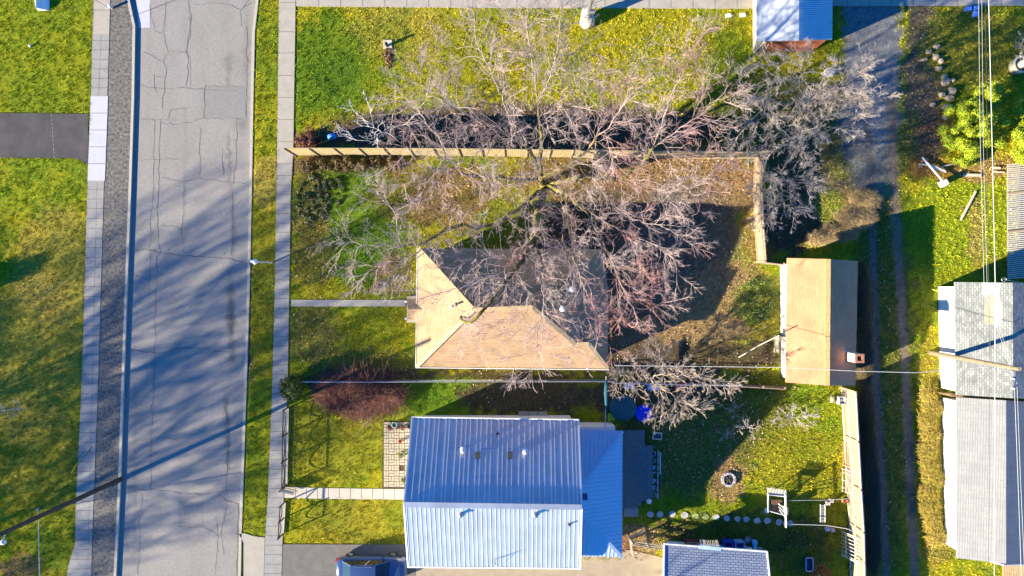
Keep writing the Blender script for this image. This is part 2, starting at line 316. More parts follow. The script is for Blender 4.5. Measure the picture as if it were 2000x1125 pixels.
rx = np.stack([lerp_line(KW, y) + (lerp_line(KE, y)-lerp_line(KW, y))*us for y in rows]); ry = np.repeat(rows[:, None], 62, 1)
base = np.ones(rx.shape+(3,))*np.array((.26,.246,.22))
sm = fbm(rx/26, ry/60, 4)[..., None]; base *= (.90+.22*sm)
def blob(cx, cy, a, b, s):
    d = np.sqrt(((rx+(fbm(rx/9, ry/9)-.5)*14-cx)/a)**2+((ry+(fbm(rx/9+5, ry/9+5)-.5)*30-cy)/b)**2); m = np.clip(1.2-d, 0, 1)*min(.75, s*1.45); return 1-m[..., None]
for cx, cy, a, b, s in [(450,630,9,70,.45),(448,560,8,40,.2),(452,700,9,20,.3),(445,160,5,60,.2),(448,340,6,60,.22),(445,285,5,30,.25),(440,790,7,30,.25),(455,460,7,80,.2),(443,850,6,40,.3),
                        (445,900,4,20,.35),(290,45,6,150,.05),(262,900,5,200,.12),(448,120,18,20,.1),(300,470,9,20,.15),(480,120,9,150,.14),(470,240,12,20,.2),(430,215,25,14,.12)]:
    base *= blob(cx, cy, a, b, s)
base *= (1-.10*np.clip(1-np.abs(rx-360)/6, 0, 1)*(ry > 200)*(ry < 480))[..., None]
V = np.stack([(rx-1000)/S, (562.5-ry)/S, np.full(rx.shape, -.12)], -1).reshape(-1, 3); m_, n_ = rx.shape
i0 = (np.arange(m_-1)[:, None]*n_ + np.arange(n_-1)[None, :]).ravel(); F = np.stack([i0, i0+n_, i0+n_+1, i0+1], 1)
road = struct(npmesh('road', V, F, M_road, base.reshape(-1, 3), smooth=True))
def ribbon(mb, pts, wpx, z, jit=2.0, step=9):
    out = []
    for (x0, y0), (x1, y1) in zip(pts[:-1], pts[1:]):
        L = math.hypot(x1-x0, y1-y0); k = max(1, int(L/step))
        for i in range(k):
            t = i/k; out.append((x0+(x1-x0)*t + (random.uniform(-jit, jit) if i else 0), y0+(y1-y0)*t + (random.uniform(-jit, jit) if i else 0)))
    out.append(pts[-1]); vs = []
    for i, (x, y) in enumerate(out):
        a = out[max(0, i-1)]; b = out[min(len(out)-1, i+1)]; dx, dy = b[0]-a[0], b[1]-a[1]; L = math.hypot(dx, dy) or 1
        wv = wpx*random.uniform(.3, .85)/2 if jit else wpx/2
        vs += [G(x-dy/L*wv, y+dx/L*wv, z), G(x+dy/L*wv, y-dx/L*wv, z)]
    mb.add(vs, [(2*i, 2*i+2, 2*i+3, 2*i+1) for i in range(len(out)-1)])
cr = MB()
CR = [([(323,0),(320,40),(321,80),(328,101),(317,119),(324,133),(319,160),(316,213)],1.3),([(364,-20),(372,30),(366,70),(361,97),(367,115),(365,150),(361,167)],1.6),([(368,30),(370,70),(364,97),(371,118),(370,170)],1.0),
 ([(328,101),(345,99),(361,99)],1.4),([(328,106),(345,104),(363,101)],1.0),([(272,165),(287,170),(318,172),(361,171),(400,174),(460,176)],1.3),([(270,231),(327,233),(333,212),(370,209)],1.2),([(313,240),(350,242),(398,230),(470,232)],1.2),
 ([(301,233),(299,290),(297,375),(292,440),(291,500),(290,600)],1.0),([(313,233),(310,300),(307,375),(306,420),(307,470),(313,493),(305,500),(303,560),(301,680),(298,750),(294,850),(293,960)],1.4),
 ([(315,345),(355,354),(390,347),(440,354),(477,358)],1.3),([(357,357),(358,400),(353,445),(357,495)],1.0),([(262,488),(280,486),(300,490),(313,494),(350,499),(400,502),(450,505),(478,512)],2.6),
 ([(254,683),(280,688),(302,690),(330,686),(355,679),(400,680),(420,687),(445,688)],2.0),([(247,957),(275,957),(310,958),(345,963),(400,966),(440,958),(443,890),(447,840),(440,800)],1.7),
 ([(425,966),(440,978),(465,985)],2.0),([(275,965),(272,1010),(270,1060),(268,1125)],1.1),([(443,985),(430,1045),(436,1085)],1.1),([(390,250),(388,300),(390,347)],1.2),([(453,375),(454,450),(450,500)],1.4),
 ([(262,315),(298,310),(313,312),(350,309)],1.0),([(461,232),(460,300),(455,360)],1.1),([(290,8),(300,60),(318,64)],.9),([(380,7),(420,5),(450,8),(470,18),(490,4)],1.4),([(399,167),(398,230)],1.8),([(399,167),(470,168)],1.0),
 ([(280,100),(297,108),(317,119)],1.0),([(300,145),(303,180)],1.0),([(303,148),(319,150)],1.0),([(313,440),(335,440),(353,448)],.9),([(262,538),(290,545),(303,540),(345,528)],.9),([(250,866),(280,860),(305,855),(345,860)],1.0),
 ([(480,50),(482,150),(479,230)],1.2),([(464,985),(463,1050),(462,1125)],2.2),([(420,1010),(425,1050),(420,1125)],1.0),([(396,1030),(410,1038),(425,1048)],1.0),([(290,566),(303,567)],1.0),([(448,770),(437,800),(444,830)],1.4),
 ([(440,300),(434,320),(435,340)],.9),([(347,1030),(372,1031),(397,1030)],1.2),([(433,288),(433,320),(436,345)],.9),([(470,50),(468,20),(490,-10)],1.0)]
for pts, wv in CR: ribbon(cr, pts, wv, -.112)
crk = cr.build('crack_lines', M_crack, road, origin=Vector((0,0,0)))
pm = MB()
for poly in [[(400,168),(476,168),(479,230),(398,230)], [(347,963),(396,966),(397,1000),(396,1029),(370,1031),(347,1029)]]:
    pm.add([G(x, y, -.116) for x, y in poly], [tuple(range(len(poly)))[::-1]])
for _ in range(40):
    x = random.choice([450, 448, 445, 440])+random.gauss(0, 7); y = random.uniform(100, 1000); r_ = random.uniform(.7, 2.6)
    pm.add([G(x+r_*math.cos(a)*random.uniform(.6,1.1), y-r_*math.sin(a)*random.uniform(.6,1.1), -.108) for a in [i*math.pi/4 for i in range(8)]], [tuple(range(8))])
pm.build('repair_patch', M_patch, road, origin=Vector((0,0,0)))
pw = MB(); pw.add([G(x, y, -.116) for x, y in [(262,-40),(291,-40),(291,53),(268,53)]], [(3,2,1,0)]); pw.build('concrete_patch', M_concw, road, origin=Vector((0,0,0)))
def strip(name, A, B, z0, z1, m, joints=None, jm=None, ys=None, label=None):
    ys = ys if ys is not None else sorted(set([p[1] for p in A] + [p[1] for p in B])); mb = MB(); n = len(ys); vs = []
    for y in ys:
        a = lerp_line(A, y); b = lerp_line(B, y); vs += [G(a, y, z1), G(b, y, z1), G(a, y, z0), G(b, y, z0)]
    fs = []
    for i in range(n-1):
        k = 4*i; fs += [(k, k+4, k+5, k+1), (k, k+2, k+6, k+4), (k+1, k+5, k+7, k+3)]
    fs += [(0,1,3,2), (4*n-4, 4*n-2, 4*n-1, 4*n-3)]
    mb.add(vs, fs)
    if joints:
        mb.mi = 1
        for y in joints: ribbon(mb, [(float(lerp_line(A, y))+.6, y), (float(lerp_line(B, y))-.6, y+random.uniform(-.6,.6))], .9, z1+.004, jit=0.0)
    o = mb.build(name, [m, jm or M_crack]); struct(o, label); return o
strip('kerb', [(x-5, y) for x, y in KW], KW, -.3, .02, M_kerb)
strip('kerb', KE, [(x+5, y) for x, y in KE], -.3, .02, M_kerb)
strip('pavement', SWL, SWR, -.2, .03, M_concg, [y for y in np.arange(200-250, 188, 18.5)] + [y for y in np.arange(370, 1240, 19)])
sw2 = strip('pavement', [(x-.3, y) for x, y in SWL], [(x+1.5, y) for x, y in SWR], -.2, .037, M_concw, [188+33*i for i in range(1, 5)], ys=[188, 353])
sw3 = strip('pavement', [(x+2, y) for x, y in SWL], [(x, y) for x, y in SWR], -.2, .036, M_conc, [20], ys=[-60, 67])
mb = MB()
for a_, b_ in [((198,70),(193,187)),((190,356),(184,600)),((184,600),(172,1100))]: ribbon(mb, [a_, b_], .7, .034, jit=.2)
mb.build('joint_lines', M_crack, sw3, origin=Vector((0,0,0)))
strip('gravel_strip', [(x+.4, y) for x, y in SWR], [(x-5.3, y) for x, y in KW], -.2, .012, M_gravel, ys=list(range(-60, 1241, 20)))
strip('pavement', SEL, SER, -.2, .03, M_conc, [5, 62, 104, 148, 191, 234, 277], ys=[-60, 0, 30, 100, 190, 290, 319])
strip('pavement', SEL, SER, -.2, .026, M_concg, list(np.arange(343, 1240, 18.5)), ys=[319.5, 375, 560, 750, 900, 960, 1050, 1125, 1240])
npv = MB(); npv.prism([G(*p) for p in [(578.5,-60),(2300,-60),(2300,10),(1630,12),(1470,17),(900,15),(578.5,12)]], -.2, .024); npv.mi = 1
for x in np.arange(577+45, 2100, 43): ribbon(npv, [(x, -60), (x+.5, 13 if x < 900 else 15)], .9, .028, jit=0)
struct(npv.build('pavement', [M_conc, M_crack]))
def sheet(name, pts, z, m, z0=-.15, part=None):
    b = MB(); b.prism([G(*p) for p in pts], z0, z); return struct(b.build(name, m))
dw = sheet('driveway', [(-200,219),(60,221),(172,222.5),(172,322),(163,316),(150,310),(135,308.5),(-200,307)], .022, M_asph)
mb = MB()
for i in range(11): ribbon(mb, [(101+.5*i, 224+8*i), (101.3+.5*i, 229+8*i)], .8, .027, jit=0)
M_wl = mat('pale_seam', (.3,.29,.28), .9); mb.build('seam_line', M_wl, dw, origin=Vector((0,0,0)))
sheet('driveway', [(553,1063),(800,1064),(812,1066),(812,1240),(546,1240),(550.5,1125)], .012, M_asph2)
sheet('driveway', [(812.5,1075),(1100,1085),(1232,1074),(1297,1090),(1297,1240),(812.5,1240)], .016, mat('tan_concrete', (.34,.28,.19), .9, (.26,.21,.15), scale=1.5, bump=.01, bscale=20))
sheet('driveway_apron', [(467,1043),(476,1041),(495,1047),(517,1050),(512.5,1240),(476,1240),(476,1060)], .02, M_conc)
sheet('gutter_strip', [(462.5,1043),(466,1046),(475,1062),(475,1240),(458,1240)], -.1, M_asph2, z0=-.25)
strip('path', [(568.5,585),(568.5,598)], [(792,587),(792,600)], -.15, .015, M_conc, ys=[585.5, 598.5])
p2 = MB(); p2.prism([G(*p) for p in [(556.5,951),(620,953),(795,955.5),(795,976),(620,974),(555.5,972)]], -.15, .018); p2.mi = 1
for x in np.arange(577, 795, 21.5): ribbon(p2, [(x, 953.5), (x, 974)], .8, .023, jit=0)
struct(p2.build('path', [mat('pale_path', (.45,.41,.33), .9, (.38,.34,.28), scale=2), M_crack]))
# lane of gravel and the two wheel tracks of the alley
def ragged(A, B, step=6, j=1.6):
    ys = np.arange(A[0][1], A[-1][1]+.1, step); L = [(float(lerp_line(A, y))+random.uniform(-j, j), float(y)) for y in ys]; Q = [(float(lerp_line(B, y))+random.uniform(-j, j), float(y)) for y in ys]
    return L + Q[::-1]
def flatpoly(name, poly, z, m):
    b = MB(); n = len(poly)//2; vs = [G(x, y, z) for x, y in poly]; N_ = len(poly)
    b.add(vs, [(i, i+1, N_-2-i, N_-1-i) for i in range(n-1)]); o = b.build(name, m); struct(o); return o
M_track = mat('packed_dirt', (.17,.15,.14), .95, (.11,.095,.085), scale=6, bump=.02, bscale=25)
M_track2 = mat('packed_dirt_brown', (.23,.17,.12), .95, (.16,.12,.09), scale=6, bump=.02, bscale=25)
pp = MB(); pp.prism([G(*p) for p in [(749,823),(802,823),(800,954),(747,954)]], -.1, .0); pp.mi = 1
yy = 824.5; 
for r_i in range(12):
    for c_i in range(5):
        if random.random() < .06: continue
        cx = 749.5+5+c_i*10.2; cy = 829+r_i*10.6; 
        if (r_i+c_i) % 2:
            for k in (-1, 1): pp.box(G(cx+k*2.5, cy, .012), (4.1/S*1.02, 9.6/S, .05+random.uniform(0, .02)), rz=random.uniform(-.05,.05))
        else:
            for k in (-1, 1): pp.box(G(cx, cy+k*2.6, .012), (9.4/S, 4.2/S, .05+random.uniform(0, .02)), rz=random.uniform(-.05,.05))
struct(pp.build('paved_patio', [mat('patio_soil', SOIL, .95), mat('paver', (.40,.34,.25), .9, (.30,.26,.19), scale=5)]))
# ---------------------------------------------------------------- buildings
M_tan = mat('tan_shingles', (.43,.285,.17), .9, (.30,.20,.12), scale=.8, kind='brick', bw=.33, bh=.145, mortar=(.17,.11,.06), msize=.011, amt=.80, bump=.006, bscale=40)
M_tanridge = mat('ridge_shingles', (.55,.41,.22), .9, (.46,.33,.17), scale=2, kind='brick', bw=.2, bh=.3, mortar=(.3,.2,.1), msize=.008)
M_garage = mat('orange_shingles', (.60,.28,.15), .9, (.44,.20,.11), scale=.55, kind='brick', bw=.33, bh=.145, mortar=(.27,.16,.07), msize=.008, amt=.88, bump=.006, bscale=40)
M_garidge = mat('ridge_caps', (.58,.42,.16), .9, (.5,.35,.13), scale=2, kind='brick', bw=.25, bh=.6, mortar=(.3,.2,.08), msize=.012)
M_white = mat('white_siding', (.74,.74,.74), .7, (.66,.66,.66), scale=1.5)
M_cream = mat('cream_siding', (.55,.50,.40), .8)
M_metal = mat('steel_roofing', (.46,.51,.56), .38, (.35,.39,.44), scale=.7, metal=.55, spec=.5)
M_metalw = mat('blue_grey_steel_roofing', (.46,.56,.66), .38, (.40,.50,.61), scale=.6, metal=.5, spec=.5)
M_seam = mat('roof_seam', (.68,.68,.68), .4, (.6,.6,.6), metal=.1, spec=.5)
M_trim = mat('roof_trim', (.75,.75,.75), .5)
M_black = mat('black_plastic', (.03,.03,.035), .6)
M_galv = mat('galvanised_metal', (.45,.46,.48), .4, metal=.7)
M_wshing = mat('worn_pale_shingles', (.33,.35,.335), .9, (.19,.205,.20), scale=1.5, kind='brick', bw=.32, bh=.14, mortar=(.12,.13,.13), msize=.02, amt=.6, bump=.01, bscale=20)
M_pshing = mat('pale_shingles', (.245,.25,.25), .9, (.20,.205,.21), scale=1.2, kind='brick', bw=.9, bh=.15, mortar=(.13,.13,.135), msize=.013, amt=.93)
M_bshing = mat('slate_blue_shingles', (.28,.33,.42), .85, (.26,.29,.35), scale=2.5, kind='brick', bw=.36, bh=.17, mortar=(.06,.075,.12), msize=.022, amt=.8)
M_brick = mat('red_brick', (.40,.14,.07), .9, (.3,.1,.05), scale=4, kind='brick', bw=.22, bh=.08, mortar=(.3,.2,.14), msize=.012, amt=.7)
M_redwood = mat('red_stained_boards', (.46,.13,.05), .85, (.28,.08,.04), scale=5, kind='brick', bw=2.4, bh=.16, mortar=(.10,.03,.02), msize=.012)
M_soffit = mat('dark_soffit', (.10,.09,.08), .9)
def walls(pts, z0, z1): b = MB(); b.prism(pts, z0, z1); return b
def vent(parent, base, h, r, m, name='vent_pipe', capm=None):
    b = MB(); base = Vector(base); b.lathe(base, [(r*1.9, -.05), (r*1.9, .03), (r, .08), (r, h)], 12)
    o = b.build(name, m, parent)
    if capm: c = MB(); c.lathe(base+Vector((0,0,h)), [(r*1.5, 0), (r*1.5, .05), (r*.4, .1)], 12); c.build('cap', capm, o)
    return o
# -- tan house
org = G(1000, 620)
h1 = thing('tan_house', org, 'tan shingled hip-roof house under the great bare tree', 'house')
ze, zr = 3.0, 6.0
V = [P(817,485,ze), P(814,716,ze), P(1187,720,ze), P(1150,672,3.0+1.15), P(1125,672,3.0+1.2), P(1040,600,zr), P(925,605,zr), P(1120,487,ze), P(1187,628,ze), P(1150,668,3.0+1.15)]
V[3] = P(1150,672,4.2); V[4] = P(1124,672,4.25)
E0 = G(1000,0)
b = MB(); Vt = [V[0], V[1], V[2], V[3], V[4], V[5], V[6], P(1176,487,ze), P(1187,560,ze)]
F1 = [(0,6,1), (1,2,3,4,5,6), (0,7,5,6), (7,8,4,5), (8,2,3,4)]
b.slab(Vt, F1, .14); roof = b.build('roof', M_tan, h1)
rc = MB()
for a, c_ in [(V[6],V[1]), (V[6],V[0]), (V[5],V[6]), (V[5],V[4]), (V[3],V[2]), (V[4],V[3])]:
    rc.beam(a+Vector((0,0,.035)), c_+Vector((0,0,.035)), .26, .05)
rc.build('ridge_cap', M_tanridge, roof)
wp = [G(835,500), G(835,701), G(1135,704), G(1168,704), G(1168,640), G(1160,500)]
walls(wp, 0, 2.88).build('wall', M_cream, h1)
fa = MB(); ro = [P(815,484,ze-.16), P(812,718,ze-.16), P(1189,722,ze-.16)]
fa.beam(ro[0], ro[1], .05, .16); fa.beam(ro[1], ro[2], .05, .16); fa.build('gutter', M_trim, h1)
pr = MB(); pv = [P(793,580,2.6), P(795,628,2.6), P(822,626,3.05), P(822,580,3.05), P(793,604,3.0), P(850,604,3.5)]
pr.slab([P(794,583,2.5), P(795,626,2.5), P(860,626,2.9), P(860,583,2.9), P(797,604,3.15), P(875,604,3.55)], [(0,4,5,3), (1,2,5,4)], .1); pr.build('porch_roof', M_tan, h1)
for yy_ in (588, 620): q = MB(); q.box(G(802, yy_, 1.2), (.12,.12,2.4)); q.build('porch_post', M_white, h1)
q = MB(); q.box(G(812, 604, .15), (1.2, 1.9, .3)); q.build('porch_step', M_conc, h1)
for px_, py_, h_, r_ in [(883,598,.5,.07)]:
    vent(roof, P(px_,py_,5.2), h_, r_, M_trim, capm=M_galv)
for px_, py_ in [(1115,565), (1098,603)]: vent(roof, P(px_,py_,4.9 if px_ > 1110 else 5.2), .45, .11, M_trim, capm=M_trim)
q = MB(); q.box(G(1140, 712, 1.3), (.1,.1,2.6)); q.build('corner_post', M_white, h1)
# -- house with the steel roof
org = G(965, 950); h2 = thing('metal_roof_house', org, 'house with large ribbed steel gable roof beside the driveway', 'house')
ne, nr = 2.9, 6.2
A = P(805,815,ne); B = P(1130,820,ne); C_ = P(1136,990,nr); D = P(789,985,nr); E = P(797,1107,3.05); F_ = P(1133,1110,3.05)
b = MB(); b.slab([A, B, C_, D, E, F_], [(0,1,2,3), (3,2,5,4)], .12); roof = b.build('roof', M_metal, h2)
def ribs(a0, a1, b0, b1, n, wd, ht, jit=0.0):          # n ribs from edge a0-a1 to edge b0-b1
    m = MB()
    for i in range(n):
        t = (i+.5)/n + (random.uniform(-jit, jit)/n); p = a0.lerp(a1, t); q = b0.lerp(b1, t); up = Vector((0,0,ht/2)); m.beam(p+up, q+up, wd, ht)
    return m
ribs(A, B, D, C_, 32, .05, .055, .25).build('roof_rib', M_seam, roof)
ribs(E, F_, D, C_, 38, .03, .036, .05).build('roof_rib', M_seam, roof)
t = MB()
for u_ in (.36, .69): t.beam(A.lerp(D, u_)+Vector((0,0,.006)), B.lerp(C_, u_)+Vector((0,0,.006)), .03, .012); t.beam(E.lerp(D, u_)+Vector((0,0,.006)), F_.lerp(C_, u_)+Vector((0,0,.006)), .03, .012)
t.build('panel_lap', M_metalw, roof)
t = MB(); up = Vector((0,0,.05)); t.beam(D+up, C_+up, .34, .07); t.build('ridge_cap', M_metal, roof)
t = MB()
for p, q in [(A,D), (D,E), (B,C_), (C_,F_), (A,B), (E,F_)]: t.beam(p+Vector((0,0,-.02)), q+Vector((0,0,-.02)), .10, .17)
t.build('roof_trim', M_trim, roof)
cn = Vector((0,0,0))
gx0, gx1 = A.x+.35, B.x-.35; gy0, gy1 = E.y+.4, A.y-.4
walls([(gx0,gy0), (gx1,gy0), (gx1,gy1), (gx0,gy1)], 0, 2.75).build('wall', M_white, h2)
ym = D.y
for x_ in (gx0+.05, gx1-.05): g = MB(); g.add([(x_-.05,gy0,2.75), (x_-.05,gy1,2.75), (x_-.05,ym,5.85), (x_+.05,gy0,2.75), (x_+.05,gy1,2.75), (x_+.05,ym,5.85)], [(0,1,2),(3,5,4),(0,2,5,3),(1,4,5,2),(0,3,4,1)]); g.build('gable_wall', M_white, h2)
def onroof(px, py, a, b_, c):      # point of the plane a,b,c seen at the pixel
    n = (b_-a).cross(c-a); o = Vector((0,0,H)); d = P(px,py,0)-o; return o + d*((a-o).dot(n)/d.dot(n))
for px_, py_, dark in [(904,878,0), (972,848,1), (1025,880,0)]:
    vent(roof, onroof(px_,py_,A,B,C_), .42 if not dark else .3, .10 if not dark else .06, M_trim if not dark else M_black, capm=M_trim if not dark else None)
for px_, py_ in [(933,888), (996,888)]:
    q = MB(); c_ = onroof(px_,py_,A,B,C_); q.box(c_+Vector((0,0,.08)), (.27,.36,.2)); q.box(c_+Vector((0,0,.2)), (.33,.42,.05)); q.build('roof_vent', M_black, roof)
for px_, py_ in [(900,1003), (1045,1003)]: vent(roof, onroof(px_,py_,D,C_,E), .4, .11, M_galv, capm=M_galv)
vent(roof, onroof(1112,1023,D,C_,E), .35, .06, M_black)
q = MB(); c_ = onroof(968,1092,D,C_,E); q.tube([c_, c_+Vector((0,0,1.1)), c_+Vector((.15,.0,1.25))], .03, 8); q.tube([c_+Vector((.45,.12,0)), c_+Vector((0,0,.9))], .012, 6); q.tube([c_+Vector((.3,-.4,0)), c_+Vector((0,0,.9))], .012, 6); q.build('service_mast', M_galv, h2)
# rear wing
zw = 2.35; zp = 3.6
W0 = P(1131,838,zw); W1 = P(1216,842,zw); W2 = P(1215,1088,zw); W3 = P(1133,1086,zw); W4 = P(1135,948,zp); W5 = P(1136,1004,zp)
b = MB(); b.slab([W0,W1,W2,W3,W4,W5], [(0,1,4), (1,2,5,4), (2,3,5)], .1); wr = b.build('wing_roof', M_metalw, h2)
sm_ = MB()
def seams_tri(a, b_, top, n):                     # seams up a triangular or trapezoid face: from eave a-b to the line top[0]-top[1]
    for i in range(n):
        t = (i+.5)/n; p = a.lerp(b_, t)
        # run perpendicular to the eave up the slope until a hip is met
        e = (b_-a).normalized(); w0 = (top[0]-a).dot(e)/(b_-a).length; w1 = (top[1]-a).dot(e)/(b_-a).length
        nrm = (b_-a).cross(top[0]-a).normalized(); s = nrm.cross(e)
        if s.z < 0: s = -s
        hh = (top[0]-a).dot(s)
        k = t/w0 if t < w0 else ((1-t)/(1-w1) if t > w1 else 1.0)
        if k < .05: continue
        u = Vector((0,0,.02)); sm_.beam(p+u, p+s*hh*max(0,min(1,k))+u, .04, .04)
seams_tri(W1, W2, (W4, W5), 30); seams_tri(W0, W1, (W4, W4), 10); seams_tri(W2, W3, (W5, W5), 11)
sm_.build('roof_rib', mat('wing_seam', (.42,.48,.57), .45, metal=.2), wr)
t = MB(); 
for p, q_ in [(W1,W4), (W2,W5)]: t.beam(p+Vector((0,0,.04)), q_+Vector((0,0,.04)), .22, .06)
t.build('hip_cap', M_metalw, wr)
walls([(B.x-.3, W1.y-.3), (W1.x-.3, W1.y-.3), (W1.x-.3, W2.y+.3), (B.x-.3, W2.y+.3)], 0, 2.28).build('wing_wall', M_white, h2)
q = MB(); c_ = onroof(1142,969,W1,W2,W4); q.box(c_+Vector((0,0,.12)), (.32,.36,.3)); q.build('roof_vent', mat('blue_box', (.05,.07,.2), .6), wr)
q = MB(); q.box(G(1160, 828, .8), (2.6,.25,1.6)); q.build('lean_shelf', M_white, h2)
q = MB()
for i in range(3): q.box(G(1022+i*19, 809, .12), (.64,.42,.2))
tag(q.build('concrete_slab', M_conc, origin=G(1041,809)), 'row of pale concrete slabs against the shaded side of the steel-roofed house', 'slabs')
# -- garage
org = G(1590, 630); g1 = thing('garage', org, 'long orange shingled garage with brick chimney beside the alley', 'garage')
zg, zr = 2.35, 3.45
a = P(1538,504,zg); b_ = P(1675.5,510,zg); c_ = P(1671,753,zg); d = P(1535,747,zg); e = P(1620,506,zr); f = P(1618,753,zr)
m = MB(); m.slab([a,b_,c_,d,e,f], [(0,3,5,4), (4,5,2,1)], .12); gr_ = m.build('roof', M_garage, g1)
m = MB(); m.beam(e+Vector((-.10,0,.015)), f+Vector((-.10,0,.015)), .34, .05); m.build('ridge_cap', M_garidge, gr_)
cx = lambda u, v: a.lerp(b_, u).lerp(d.lerp(c_, u), v)
wl = [G(1523.5,517), G(1634,522), G(1630,738), G(1526,735)]
walls(wl, 0, 2.2).build('wall', M_white, g1)
e2, f2 = e+Vector((0,-.35,-.2)), f+Vector((0,.35,-.2))
for tip, l_, r_ in ((e2, wl[0], wl[1]), (f2, wl[3], wl[2])):
    m = MB(); m.add([Vector((l_.x,l_.y,2.2)), Vector((r_.x,r_.y,2.2)), tip, Vector((l_.x,l_.y+.06,2.2)), Vector((r_.x,r_.y+.06,2.2)), tip+Vector((0,.06,0))], [(0,1,2),(3,5,4),(0,2,5,3),(1,4,5,2)]); m.build('gable_wall', M_white, g1)
m = MB(); m.box(G(1519.5,668,1.0)+Vector((0,0,0)), (.06,.9,2.0)); m.build('door', M_cream, g1)
cb = P(1654,696,2.6); m = MB(); m.box((cb.x+.15, cb.y, 3.0), (.52,.58,1.9)); ch = m.build('chimney', mat('painted_brick', (.75,.66,.52), .85, (.6,.5,.38), scale=4, kind='brick', bw=.2, bh=.08, mortar=(.5,.42,.32), msize=.01), g1)
m = MB()
for dx, dy, sx_, sy_ in [(0,.23,.6,.14), (0,-.23,.6,.14), (.23,0,.14,.32), (-.23,0,.14,.32)]: m.box((cb.x+.15+dx, cb.y+dy, 4.0), (sx_, sy_, .12))
m.build('crown', M_brick, ch)
m = MB(); m.box((cb.x+.15, cb.y, 3.955), (.3,.3,.02)); m.build('flue', M_black, ch)
m = MB(); m.add([P(1652,683,2.75), P(1663,688,2.62), P(1652,690,2.78)], [(0,2,1)]); m.build('flashing', M_galv, ch); m = MB(); m.add([P(1651,712,2.72), P(1657,708,2.7), P(1651,706,2.74)], [(0,1,2)]); m.build('flashing', M_galv, ch)
# -- shed at the top
org = G(1540, 30); s1 = thing('metal_roof_shed', org, 'shed with corrugated metal roof and red stained board end wall', 'shed')
a = P(1478,80,2.5); b_ = P(1625,77,2.5); e = P(1560,79,3.5); a2 = P(1478,-60,2.5); b2 = P(1626,-60,2.5); e2 = P(1560,-60,3.5)
m = MB(); m.slab([a,b_,b2,a2,e,e2], [(0,4,5,3), (4,1,2,5)], .08); sr = m.build('roof', mat('dull_steel_roofing', (.42,.45,.5), .5, (.33,.37,.43), scale=1.5, metal=.2), s1)
ribs(e, e2, b_, b2, 36, .04, .045).build('roof_rib', M_metalw, sr)
m = MB(); m.prism([G(1472,101), G(1588,99), G(1588,-60), G(1472,-60)], 0, 2.42); m.add([G(1474,101.5,2.42), G(1588,99.5,2.42), Vector((e.x, G(0,100).y, 3.35)), G(1474,99.5,2.42), G(1588,97.5,2.42), Vector((e.x, G(0,98).y, 3.35))], [(0,1,2),(3,5,4),(0,2,5,3),(1,4,5,2)])
m.build('wall', M_redwood, s1)
m = MB(); m.box(G(1470.6,20,1.2), (.06,5.8,2.3)); m.build('side_wall', M_cream, s1)
m = MB(); m.box(G(1473,101.8,1.2), (.12,.12,2.4)); m.build('corner_board', M_cream, s1)
# -- two outbuildings on the right
org = G(1900, 660); r1 = thing('outbuilding', org, 'white outbuilding with mottled worn pale shingle roof behind the utility pole', 'outbuilding')
zo, zq = 2.35, 3.7
a = P(1865,551,zo); e = P(1978,552,zq); e2 = P(1979,778,zq); a2 = P(1868,771,zo); b_ = P(2100,556,2.3); b2 = P(2100,781,2.3)
m = MB(); m.slab([a,e,e2,a2,b_,b2], [(0,3,2,1), (1,2,5,4)], .1); rr = m.build('roof', M_wshing, r1)
def onr(px, py, dz=.012): return onroof(px, py, a, e, a2) + Vector((0,0,dz))
m = MB(); m.add([onr(1918,552), onr(1955,553), onr(1951,575), onr(1958,610), onr(1954,636), onr(1942,636), onr(1942,600), onr(1918,574)], [tuple(range(8))[::-1]]); m.build('roof_patch', mat('smooth_pale_patch', (.46,.52,.45), .8), rr)
m = MB(); m.add([onr(1927,575,.022), onr(1942,575,.022), onr(1942,634,.022), onr(1921,634,.022), onr(1922,600,.022)], [tuple(range(5))[::-1]]); m.build('roof_patch', mat('brown_patch', (.30,.28,.20), .9), rr)
walls([G(1832,560), G(2070,560), G(2070,757), G(1836,757)], 0, 2.28).build('wall', M_white, r1)
m = MB(); m.add([G(1838,560.8,2.28), G(2068,560.8,2.28), Vector((e.x, G(0,560.8).y, 3.55)), G(1838,562.5,2.28), G(2068,562.5,2.28), Vector((e.x, G(0,562.5).y, 3.55))], [(0,2,1),(3,4,5),(0,3,5,2),(1,2,5,4)]); m.build('gable_wall', M_white, r1)
org = G(1900, 920); r2 = thing('long_outbuilding', org, 'long white outbuilding with even pale grey shingle roof at right edge', 'outbuilding')
a = P(1868,771,2.3); e = P(1964,779,3.5); e2 = P(1965,1101,3.5); a2 = P(1869,1090,2.3); b_ = P(2062,784,2.3); b2 = P(2062,1106,2.3)
a = P(1869,776,2.2); e = P(1965,782,3.4); b_ = P(2062,788,2.2)
m = MB(); m.slab([a,e,e2,a2,b_,b2], [(0,3,2,1), (1,2,5,4)], .1); m.build('roof', M_pshing, r2)
walls([G(1839,776), G(2030,785), G(2030,1078), G(1845,1061)], 0, 2.1).build('wall', M_white, r2)
m = MB(); m.add([G(1848,1062.5,2.1), G(2028,1079.5,2.1), Vector((e2.x, G(0,1069).y, 3.3)), G(1848,1060.5,2.1), G(2028,1077.5,2.1), Vector((e2.x, G(0,1067).y, 3.3))], [(0,1,2),(3,5,4),(0,2,5,3),(1,4,5,2)]); m.build('gable_wall', M_white, r2)
